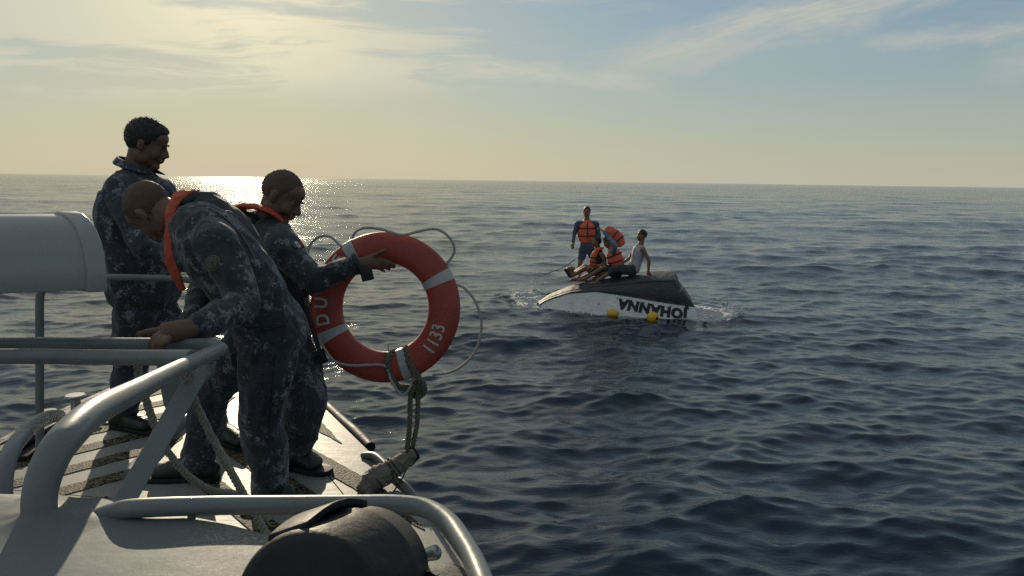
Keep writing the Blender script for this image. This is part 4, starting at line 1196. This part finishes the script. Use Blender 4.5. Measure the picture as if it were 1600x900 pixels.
m_pipe = simple('grey_piping', (0.10, 0.105, 0.11), 0.6)
def on_cloth(name, root, garments, px, d, r, m, off=.004):
    obs = [kid(root, n_) for n_ in garments]; pts = []
    for u, v in px:
        best = None
        for o_ in obs:
            p_, n_ = snap(o_, P(u, v, d), off)
            if best is None or np.linalg.norm(p_ - [0, 0, CAM_Z]) < np.linalg.norm(best - [0, 0, CAM_Z]): best = p_
        pts.append(best)
    Geo().tube(pts, r, 6, n=3).obj(name, m, root)
on_cloth('piping', S2, ['jacket', 'vest'], [(326, 326), (342, 334), (358, 347), (373, 364), (386, 384), (395, 402), (398, 418)], 2.9, .0032, m_pipe)
on_cloth('seam', S2, ['trousers', 'jacket'], [(428, 560), (427, 590), (424, 620), (421, 660), (419, 700)], 2.9, .0022, m_vest)
on_cloth('belt', S2, ['jacket', 'trousers'], [(372, 505), (392, 512), (412, 514), (432, 510), (448, 500)], 2.9, .006, m_vest, .001)

# --- sailor holding out the ring
S3 = thing('person', 'shaven headed man in navy camouflage with orange collar, holding the life ring', 'person', P(455, 735, 3.4) * [1, 1, 0] + [0, 0, DZ], 'sailors on the patrol boat')
J3 = dict(head=P(440, 306, 3.50), axes=frame([1, -.15, -.60], [.60, 0.0, 1]), neck=P(418, 346, 3.52), chest=P(428, 392, 3.52), waist=P(438, 450, 3.52), pelvis=P(443, 505, 3.52),
          shoulder=[P(440, 385, 3.34), P(428, 372, 3.70)], elbow=[P(490, 440, 3.24), P(480, 430, 3.66)], wrist=[P(562, 411, 3.275), P(496, 452, 3.46)],
          hip=[P(446, 520, 3.44), P(432, 520, 3.62)], knee=[P(478, 628, 3.26), P(425, 620, 3.52)], ankle=[P(462, 702, 3.36), P(415, 715, 3.50)], toe=[G(503, 728, DZ + .035), G(455, 742, DZ + .035) + [-.10, .02, 0]])
w3 = J3['wrist'][0]; kn3 = P(590, 410, 3.290)
fing = [([P(572, 404, 3.295), P(588, 398, 3.280), P(603, 391, 3.270)], .0125),
        ([P(588, 404, 3.295), P(603, 408, 3.290), P(617, 414, 3.307)], .0105),
        ([P(590, 408, 3.295), P(604, 413, 3.290), P(616, 418, 3.320)], .0105),
        ([P(589, 413, 3.295), P(601, 418, 3.295), P(609, 421, 3.335)], .0100),
        ([P(586, 417, 3.295), P(595, 421, 3.305), P(601, 424, 3.345)], .0092)]
person_body(S3, J3, m_skin, .0060, .40, [hand_px(((w3, .026), (kn3, .034), [0.25, .1, 1]), fing, .016), hand_generic(J3['wrist'][1], [.4, -.1, -.8], [0, -1, 0])])
jacket(S3, J3, m_camo[2], 21.0, bulk=.92, hem=P(446, 512, 3.52))
trousers(S3, J3, m_camo[2], 22.0, bulk=1.08, low=.93)
for i in (0, 1): boots(S3, J3, m_boot, i)
g = Geo(); hair_geo(g, J3['head'], J3['axes'], 1.0, .002, 0, -.085); g.obj('hair', m_stub, S3); brows(S3, J3['head'], J3['axes'], 1.0, m_hair)
g = Geo()
g.loft([P(442, 346, 3.43), P(428, 334, 3.41), P(408, 325, 3.42), P(388, 321, 3.46), P(373, 323, 3.54), P(378, 325, 3.62), P(396, 327, 3.66), P(416, 331, 3.66)],
       [(.016, .008), (.024, .010), (.036, .013), (.044, .015), (.036, .014), (.04, .014), (.03, .012), (.02, .010)], [.2, 1, 0], 16, 6)
g.solid('vest_collar', m_orange, S3, .006, 3, 1.0, folds(.004, 20, 5))
g = Geo()
g.loft([P(395, 430, 3.52), P(388, 385, 3.53), P(392, 345, 3.54)], [(.17, .075), (.17, .085), (.12, .07)], nrm(J3['shoulder'][0] - J3['shoulder'][1]), 24, 5)
g.solid('vest', m_vest, S3, .0075, 4, 1.0, folds(.007, 9, 25))
g = Geo(); g.tube([P(478, 478, 3.3), P(486, 505, 3.3), P(494, 532, 3.3), P(499, 548, 3.3)], .011, 8, n=4)
g.obj('strap', m_black, S3)
g = Geo(); a_, b_ = P(498, 546, 3.3), P(507, 568, 3.3); d_ = nrm(b_ - a_); s_ = nrm(np.cross(d_, [0, 1, 0])); g.box((a_ + b_) / 2, (.033, .018, .012), [d_, s_, np.cross(d_, s_)]); g.obj('strap_buckle', m_black, S3, bevel=.003)
g = Geo(); d_ = nrm(J3['wrist'][0] - J3['elbow'][0]); c_ = J3['wrist'][0] - d_ * .012; s_ = nrm(np.cross(d_, [0, 0, 1])); t_ = np.cross(s_, d_)
g.tube([c_ + .043 * (math.cos(a) * s_ + math.sin(a) * t_) for a in np.linspace(0, 2 * PI, 20)], .010, 8); g.box(P(573, 428, 3.235), (.026, .030, .010), [nrm([1, 0, .25]), nrm(np.cross([1, 0, .25], [0, -1, 0])), [0, -1, 0]])
g.obj('watch', m_black, S3, bevel=.002)
bpy.context.view_layer.update()
o = kid(S3, 'jacket'); c, n_ = snap(o, P(464, 384, 3.3), .006); s = nrm(np.cross([0, 0, 1.0], n_)); t = np.cross(n_, s)
for i, m_ in enumerate((simple('flag_green', (0.02, 0.10, 0.05), .8), simple('flag_white', (0.45, 0.45, 0.43), .8), simple('flag_red', (0.22, 0.02, 0.02), .8))):
    Geo().box(c + s * (-.017 + .017 * i), (.0083, .019, .003), [s, t, n_]).obj('flag_patch', m_, S3, smooth=False)
Geo().ell(c + n_ * .0035, (.005, .006, .0012), [s, t, n_], 12, 6).obj('patch_device', m_thr, S3)

# ------------------------------------------------------------------ the capsized boat
AX = np.array([-.985, .173, 0]); AX = AX / np.linalg.norm(AX)
NV = np.array([AX[1] * -1.0, AX[0], 0.0])                  # towards the camera
H0 = np.array([HULL0[0], HULL0[1], 0.0])
TS = np.array([0, .12, .7, 1.35, 2.05, 2.65, 3.15, 3.6])
KZ = [.80, .90, .86, .75, .63, .49, .26, -.08]; KS = np.array([.34, .30, .20, .1, .05, 0, 0, 0])
CW = [.55, .60, .64, .62, .54, .40, .20, .02]; CZ_ = [.66, .77, .75, .66, .56, .44, .22, -.10]
PW = [.73, .75, .79, .78, .68, .51, .26, .03]; PZ = [.26, .27, .34, .43, .49, .40, .18, -.13]
GW = [.85, .87, .92, .90, .80, .62, .34, .05]; GZ = [-.38, -.37, -.34, -.30, -.26, -.22, -.22, -.3]
def hp_(s, t, sg):
    """hull point: s along from the stern, t 0 keel, 1 chine, 2 paint line, 3 gunwale; sg +1 near side"""
    I = lambda arr: float(np.interp(s, TS, arr))
    rows = [(0.0, I(KZ), I(KS)), (I(CW), I(CZ_), I(KS) * .9), (I(PW), I(PZ), 0.0), (I(GW), I(GZ), -I(KS) * .7)]
    i = min(2, int(t)); f = t - i
    w, z, so = (rows[i][k] * (1 - f) + rows[i + 1][k] * f for k in range(3))
    if 1 < t < 2: w += .055 * math.sin(PI * (t - 1))
    if 0 < t < 1: z += .02 * math.sin(PI * t)
    return H0 + AX * (s + so) + NV * (w * sg) + np.array([0, 0, z])
SS = 3.6 * np.linspace(0, 1, 46) ** 1.25
def hull_patch(t0, t1, nt, sg, name, m, root):
    V = [hp_(s, t0 + (t1 - t0) * j / nt, sg) for s in SS for j in range(nt + 1)]
    F = [(i * (nt + 1) + j, (i + 1) * (nt + 1) + j, (i + 1) * (nt + 1) + j + 1, i * (nt + 1) + j + 1) for i in range(len(SS) - 1) for j in range(nt)]
    return Geo().add(V, F).obj(name, m, root)
def hullmat(name, ca, cb, rough, dirt):
    m, N, b = mat(name)
    t = N.n('ShaderNodeTexCoord').outputs['Object']
    f = N.noise(N.mapping(t, (0, 0, 0), (0, 0, 0.38), (0.6, 1.5, 1)), 2.2, 7, 0.68, 0.8)
    g_ = N.noise(N.mapping(t, (0, 0, 0), (0, 0, 0.38), (1.2, 3, 9)), 4.0, 6, 0.7, 0.3)
    c = N.mix(N.ramp(f, [(0.35, 0.0), (0.66, 1.0)]), ca, cb)
    c = N.mix(N.ramp(g_, [(0.55, 0.0), (0.72, 0.7)]), c, dirt)
    N.l(c, b.inputs['Base Color']); N.l(N.m('ADD', rough - .12, N.m('MULTIPLY', f, .3)), b.inputs['Roughness'])
    bp = N.n('ShaderNodeBump'); bp.inputs['Distance'].default_value = .02; N.l(N.noise(t, 7, 5, .6), bp.inputs['Height']); N.l(bp.outputs[0], b.inputs['Normal'])
    return m
m_hw = hullmat('white_hull_gelcoat', (.62, .64, .63), (.76, .77, .75), .35, (.40, .37, .29))
m_hd = hullmat('dark_bottom_paint', (.014, .018, .024), (.035, .041, .048), .60, (.14, .14, .13))
wreck = thing('capsized_boat', 'upturned white and dark hulled open boat lettered JOHANNA, survivors on top', 'boat', H0 + AX * 2)
for sg in (1, -1):
    hull_patch(0, 2, 16, sg, 'hull_bottom', m_hd, wreck)
    hull_patch(2, 3, 10, sg, 'hull_side', m_hw, wreck)
for t0, t1, m_ in ((0, 2, m_hd), (2, 3, m_hw)):
    a = [hp_(0, t0 + (t1 - t0) * j / 12, 1) for j in range(13)]; b_ = [hp_(0, t0 + (t1 - t0) * j / 12, -1) for j in range(13)]
    Geo().add(a + b_, [(j, j + 1, 14 + j, 13 + j) for j in range(12)]).obj('transom', m_, wreck)
Geo().tube([hp_(s, 2.0, 1) + NV * .004 for s in np.linspace(.0, 3.5, 30)], .014, 8).obj('spray_rail', m_hd, wreck)
Geo().tube([hp_(s, 1.0, 1) + NV * .004 for s in np.linspace(.0, 3.2, 26)], .012, 8).obj('chine', m_hd, wreck)
# lettering, upside down because the boat is
m_hl = simple('black_letter_paint', (.012, .013, .015), .5, var=.3, vscale=30)
def hull_text(body, s_c, drop, size, m, off):
    v, f = text_mesh(body, size, .32, .019, 1.12)
    V = []
    for p in v:
        s = s_c + p[0] * .95; dz = drop + p[1]
        top = hp_(s, 2.0, 1)[2]; bot = hp_(s, 3.0, 1)[2]
        V.append(hp_(s, 2 + dz / (top - bot), 1) + NV * off)
    Geo().add(V, f).obj('lettering', m, wreck, smooth=False)
hull_text('JOHANNA', .86, .180, .285, m_hl, .010)
for s_, dr in ((.5, 2.10), (1.6, 2.10), (1.05, 2.12), (2.0, 2.35)):
    Geo().ell(hp_(s_, dr, 1) + NV * .006, (.018, .018, .010), seg=10, rings=6).obj('fitting', m_hl, wreck)
g = Geo(); q = hp_(.16, 1.45, 1) + NV * .01; g.tube([q, q + AX * -.05 + [0, 0, .12]], .006, 6); g.obj('scratch', m_hw, wreck)
# floats, tow line, lashings
m_yel = simple('yellow_float_plastic', (.62, .36, .02), .4, var=.12, vscale=10)
for i, (u, v, d, r, lab) in enumerate(((1020, 496, 14.75, .125, 'round yellow float with a dark hole under the painted boat name'), (957, 490, 15.2, .10, 'smaller yellow float lying lower in the water, left of the round one'))):
    c = P(u, v, d); fl = thing('yellow_float', lab, 'float', c, 'yellow floats beside the wreck')
    axs = frame([.55, -1, -.1] if i == 0 else [1, -.2, -.15], [0, 0, 1])
    Geo().ell(c, (r * 1.2 if i else r * 1.05, r * .95, r * .95), axs, 24, 16).obj('shell', m_yel, fl)
    e = c + axs[0] * r * (1.19 if i else 1.03)
    Geo().tube([e - axs[0] * .012, e + axs[0] * .004], r * .26, 16).obj('end_hole', m_black, fl)
tl = thing('tow_line', 'thin line from the standing survivor down to the water at the sunken bow', 'rope', P(880, 420, 17.0))
Geo().tube([P(899, 405, 17.0), P(885, 415, 17.1), P(868, 423, 17.3), P(850, 429, 17.6)], .011, 6, n=5).obj('line', m_rope, tl)
lash = thing('lashing', 'two thin cords hanging over the white side near the bow of the wreck', 'rope', P(905, 455, 16.0))
for u in (903, 908):
    Geo().tube([P(u + 2, 441, 16.75), P(u, 447, 16.45), P(u - 1, 458, 16.3), P(u - 3 + (u > 905) * 4, 470, 16.2)], .009, 6, n=4).obj('cord', m_rope, lash)

# ------------------------------------------------------------------ survivors on the wreck
m_denim = simple('blue_denim', (.045, .075, .115), .85, var=.3, vscale=12, bump=.004, bscale=60)
m_bshirt = simple('dusty_blue_shirt', (.055, .085, .125), .85, var=.2, vscale=10, bump=.004, bscale=40)
m_bshirt2 = simple('light_blue_shirt', (.11, .18, .26), .85, var=.2, vscale=10, bump=.004, bscale=40)
m_dark = simple('black_shirt', (.016, .02, .022), .85, var=.2, vscale=10)
m_dtr = simple('dark_green_trousers', (.028, .04, .042), .85, var=.25, vscale=10)
m_wshirt = simple('white_singlet', (.34, .35, .38), .8, var=.1, vscale=10, bump=.004, bscale=40)
def vest_on(root, J, k=1.0, straps=2, m=m_orange2, lo=.25, hi=.72, bulk=1.0):
    sv = nrm(J['shoulder'][0] - J['shoulder'][1]); a, b_ = J['waist'], J['neck']
    f = lambda t: (a * (1 - t) + b_ * t) * (1 - .0) 
    mid = J['chest']
    pt = lambda t: (1 - t) ** 2 * a + 2 * t * (1 - t) * mid + t * t * b_
    g = Geo(); g.loft([pt(lo - .15), pt(lo + .15), pt(hi), pt(hi + .14)], [(.205 * k * bulk, .165 * k * bulk), (.215 * k * bulk, .175 * k * bulk), (.185 * k * bulk, .145 * k * bulk), (.12 * k, .10 * k)], sv, 22, 5)
    g.solid('vest', m, root, .013, 2, 1.0, folds(.010, 8, 31))
    for i in range(straps):
        t = lo - .02 + i * (.36 if straps == 2 else .24); c = pt(t); n_ = nrm(pt(t + .1) - c); s_ = nrm(sv - n_ * np.dot(sv, n_)); w_ = np.cross(n_, s_)
        g = Geo(); g.tube([c + k * bulk * (.226 * math.cos(x) * s_ + .186 * math.sin(x) * w_) for x in np.linspace(0, 2 * PI, 28, endpoint=False)], .014 * k, 6, closed=True); g.obj('strap', m_black, root)
KV = .014
def far_person(name_label, J, shirt=None, shirt_name='shirt', low=None, low_name='shorts', shoes=None, vest=2, m_sk=None, bulk=.92, lowcut=.5, sleeves=1.0, root_loc=None):
    r = thing('person', name_label, 'person', root_loc if root_loc is not None else J['pelvis'], 'survivors on the upturned hull')
    hd = []
    for i in (0, 1):
        d = nrm(J['wrist'][i] - J['elbow'][i]); hd.append(hand_generic(J['wrist'][i], d + np.array([0, 0, -.15]), [0, -.3, -1], 1.0, .25, 1 if i else -1))
    person_body(r, J, m_sk or m_skin2, .0105, .5, hd)
    g = Geo(); hair_geo(g, J['head'], J['axes'], 1.0, .012, .004, -.07); g.obj('hair', m_hair, r)
    if shirt:
        g = Geo(); sv = nrm(J['shoulder'][0] - J['shoulder'][1])
        g.loft([J['pelvis'], J['waist'], J['chest'], J['chest'] * .4 + J['neck'] * .6], [(.17, .13), (.16, .125), (.18, .135), (.13, .10)], sv, 22, 5)
        if sleeves:
            for i in (0, 1):
                sh, el, wr = J['shoulder'][i], J['elbow'][i], J['wrist'][i]
                g.limb([J['neck'] * .6 + J['chest'] * .4, sh], [.065, .068])
                if sleeves >= 1: g.limb([sh, el], [.066, .054]); g.limb([el, wr * .9 + el * .1], [.053, .040])
                else: g.limb([sh, sh * (1 - sleeves) + el * sleeves], [.066, .062])
        g.solid(shirt_name, shirt, r, KV, 3, 1.0, folds(.010, 8, 41))
    if low:
        g = Geo(); hv = nrm(J['hip'][0] - J['hip'][1])
        g.loft([J['pelvis'] * .5 + (J['hip'][0] + J['hip'][1]) * .25, J['pelvis'] * .65 + J['waist'] * .35], [(.17, .13), (.155, .12)], hv, 20, 4)
        for i in (0, 1):
            hp, kn, an = J['hip'][i], J['knee'][i], J['ankle'][i]
            if lowcut <= 1: g.limb([hp, hp * (1 - lowcut) + kn * lowcut], [.105, .095])
            else: g.limb([hp, hp * .5 + kn * .5, kn], [.11, .10, .08]); g.limb([kn, kn * (2 - lowcut) + an * (lowcut - 1)], [.08, .07])
        g.solid(low_name, low, r, KV, 3, 1.0, folds(.012, 7, 51))
    if shoes:
        for i in (0, 1):
            g = Geo(); t, a = J['toe'][i], J['ankle'][i]; g.loft([a * .95 + t * .05, t], [(.05, .05), (.045, .035)], [0, 1, .2], 14, 4); g.solid('shoe', shoes, r, .012, 2)
    if vest: vest_on(r, J, straps=vest)
    return r
# standing
dA = 17.2
JA = dict(head=P(917, 331, dA), axes=frame([-.15, -1, -.25], [0, -.1, 1]), neck=P(917, 343, dA), chest=P(917, 358, dA), waist=P(917, 376, dA), pelvis=P(917, 388, dA),
          shoulder=[P(902, 349.5, dA), P(932, 349.5, dA)], elbow=[P(897, 367, dA - .05), P(936, 368, dA - .03)], wrist=[P(895.5, 379, dA - .18), P(933, 384, dA - .15)],
          hip=[P(911, 391, dA), P(923, 391, dA)], knee=[P(906, 413, dA - .08), P(930, 412, dA + .03)], ankle=[P(906, 434, dA), P(936, 432, dA + .15)], toe=[P(902, 439, dA - .18), P(940, 437, dA)])
rA = far_person('survivor standing at the left in blue shirt, coral vest and denim shorts', JA, m_bshirt, 'shirt', m_denim, 'shorts', None, 2, lowcut=.55)
Geo().tube([P(918, 346, dA - .19), P(918, 373, dA - .20)], .012, 6).obj('zip', m_black, rA)
# seated, legs stretched to the left, black shirt
dB = 16.45
JB = dict(head=P(932, 378, dB), axes=frame([-1, -.35, -.1], [.05, 0, 1]), neck=P(935, 391, dB), chest=P(937, 402, dB), waist=P(939, 414, dB), pelvis=P(940, 424, dB),
          shoulder=[P(940, 397, dB - .17), P(934, 396, dB + .18)], elbow=[P(946, 411, dB - .2), P(930, 410, dB + .25)], wrist=[P(930, 418, dB - .22), P(921, 414, dB + .15)],
          hip=[P(936, 426, dB - .1), P(934, 425, dB + .12)], knee=[P(915, 419, dB - .12), P(914, 416, dB + .15)], ankle=[P(892, 432, dB - .05), P(893, 430, dB + .2)], toe=[P(883, 421, dB - .05), P(882, 420, dB + .2)])
far_person('survivor sitting furthest left on the hull in black shirt, legs stretched towards the bow', JB, m_dark, 'shirt', m_dtr, 'shorts', m_black, 0, lowcut=.6, sleeves=.0)
rB = [o for o in bpy.data.objects if o.get('label', '').startswith('survivor sitting furthest left')][0]
g = Geo()
g.loft([P(928, 419, dB - .18), P(926, 409, dB - .17), P(928, 399, dB - .16), P(934, 390, dB - .13), P(941, 388, dB - .02)], [(.07, .05), (.08, .055), (.065, .05), (.05, .035), (.04, .03)], [1, 0, .1], 16, 5)
g.solid('vest', m_orange2, rB, .012, 2, 1.0, folds(.008, 9, 3))
for v in (402, 409, 415):
    Geo().tube([P(921.5, v, dB - .19), P(927, v + .6, dB - .25), P(933, v + 1, dB - .20)], .012, 6, n=3).obj('strap', m_black, rB)
# pulling a vest over his head
dC = 16.2
JC = dict(head=P(950, 378, dC + .05), axes=frame([-1, -.2, -.6], [-.6, 0, 1]), neck=P(955, 388, dC + .03), chest=P(961, 400, dC), waist=P(964, 414, dC), pelvis=P(965, 425, dC),
          shoulder=[P(958, 393, dC - .18), P(955, 388, dC + .2)], elbow=[P(962, 384, dC - .36), P(962, 374, dC + .25)], wrist=[P(943, 362, dC - .22), P(953, 360, dC + .05)],
          hip=[P(961, 428, dC - .1), P(960, 427, dC + .12)], knee=[P(944, 417, dC - .1), P(940, 420, dC + .2)], ankle=[P(912, 437, dC - .02), P(905, 436, dC + .3)], toe=[P(900, 438, dC), P(889, 438, dC + .3)])
rC = far_person('survivor seated mid hull in light blue shirt, lifting a coral vest overhead', JC, m_bshirt2, 'shirt', m_dtr, 'shorts', None, 2, lowcut=.75)
g = Geo()
g.loft([P(949, 358, dC - .02), P(956, 364, dC), P(965, 372, dC), P(970, 381, dC)], [(.09, .06), (.13, .08), (.14, .09), (.10, .07)], [.7, 0, .7], 18, 5)
g.solid('raised_vest', m_orange2, rC, .012, 2, 1.0, folds(.010, 8, 3))
for p0, p1 in (((957, 371), (965, 361)), ((963, 378), (973, 369))):
    Geo().tube([P(*p0, dC - .07), P((p0[0] + p1[0]) / 2, (p0[1] + p1[1]) / 2, dC - .12), P(*p1, dC - .06)], .013, 6, n=3).obj('strap', m_black, rC)
# leaning back on one arm at the right
dD = 16.0
JD = dict(head=P(1003, 368, dD), axes=frame([-1, -.3, 0], [.05, 0, 1]), neck=P(1001, 382, dD), chest=P(998, 393, dD), waist=P(994, 409, dD), pelvis=P(990, 420, dD),
          shoulder=[P(1005, 390, dD - .18), P(993, 388, dD + .18)], elbow=[P(1014, 407, dD - .24), P(985, 402, dD + .3)], wrist=[P(1013, 423, dD - .22), P(975, 410, dD + .2)],
          hip=[P(987, 423, dD - .1), P(985, 422, dD + .12)], knee=[P(962, 420, dD - .15), P(960, 418, dD + .18)], ankle=[P(934, 438, dD - .10), P(928, 436, dD + .25)], toe=[P(920, 443, dD - .05), P(913, 440, dD + .3)])
far_person('survivor in a white singlet leaning back on one arm at the right of the group', JD, m_wshirt, 'singlet', m_dtr, 'trousers', None, 0, lowcut=1.35, sleeves=0)

# spray thrown up where the bow and the stern cut the water
sp = Geo()
for i in range(260):
    if i < 110: c = P(random.gauss(850, 20), 0, 1) * 0 + np.array([random.gauss(.25, .40), random.gauss(17.2, .35), abs(random.gauss(.16, .12))])
    elif i < 200: c = np.array([random.gauss(4.55, .25), random.gauss(15.6, .3), abs(random.gauss(.08, .09))])
    else:
        s_ = random.choice((random.uniform(-.1, .05), random.uniform(1.9, 3.6))); c = hp_(max(0, s_), 2.9, 1) + NV * random.uniform(0, .3); c[2] = abs(random.gauss(.05, .06))
    r = random.uniform(.006, .022)
    sp.ell(c, (r * random.uniform(.8, 2.2), r, r * random.uniform(.7, 1.6)), seg=6, rings=4)
o = sp.obj('sea_spray', simple('white_water', (.7, .73, .73), .4), None); o['kind'] = 'stuff'; o['label'] = 'white spray and droplets thrown up round the bow and stern of the wreck'
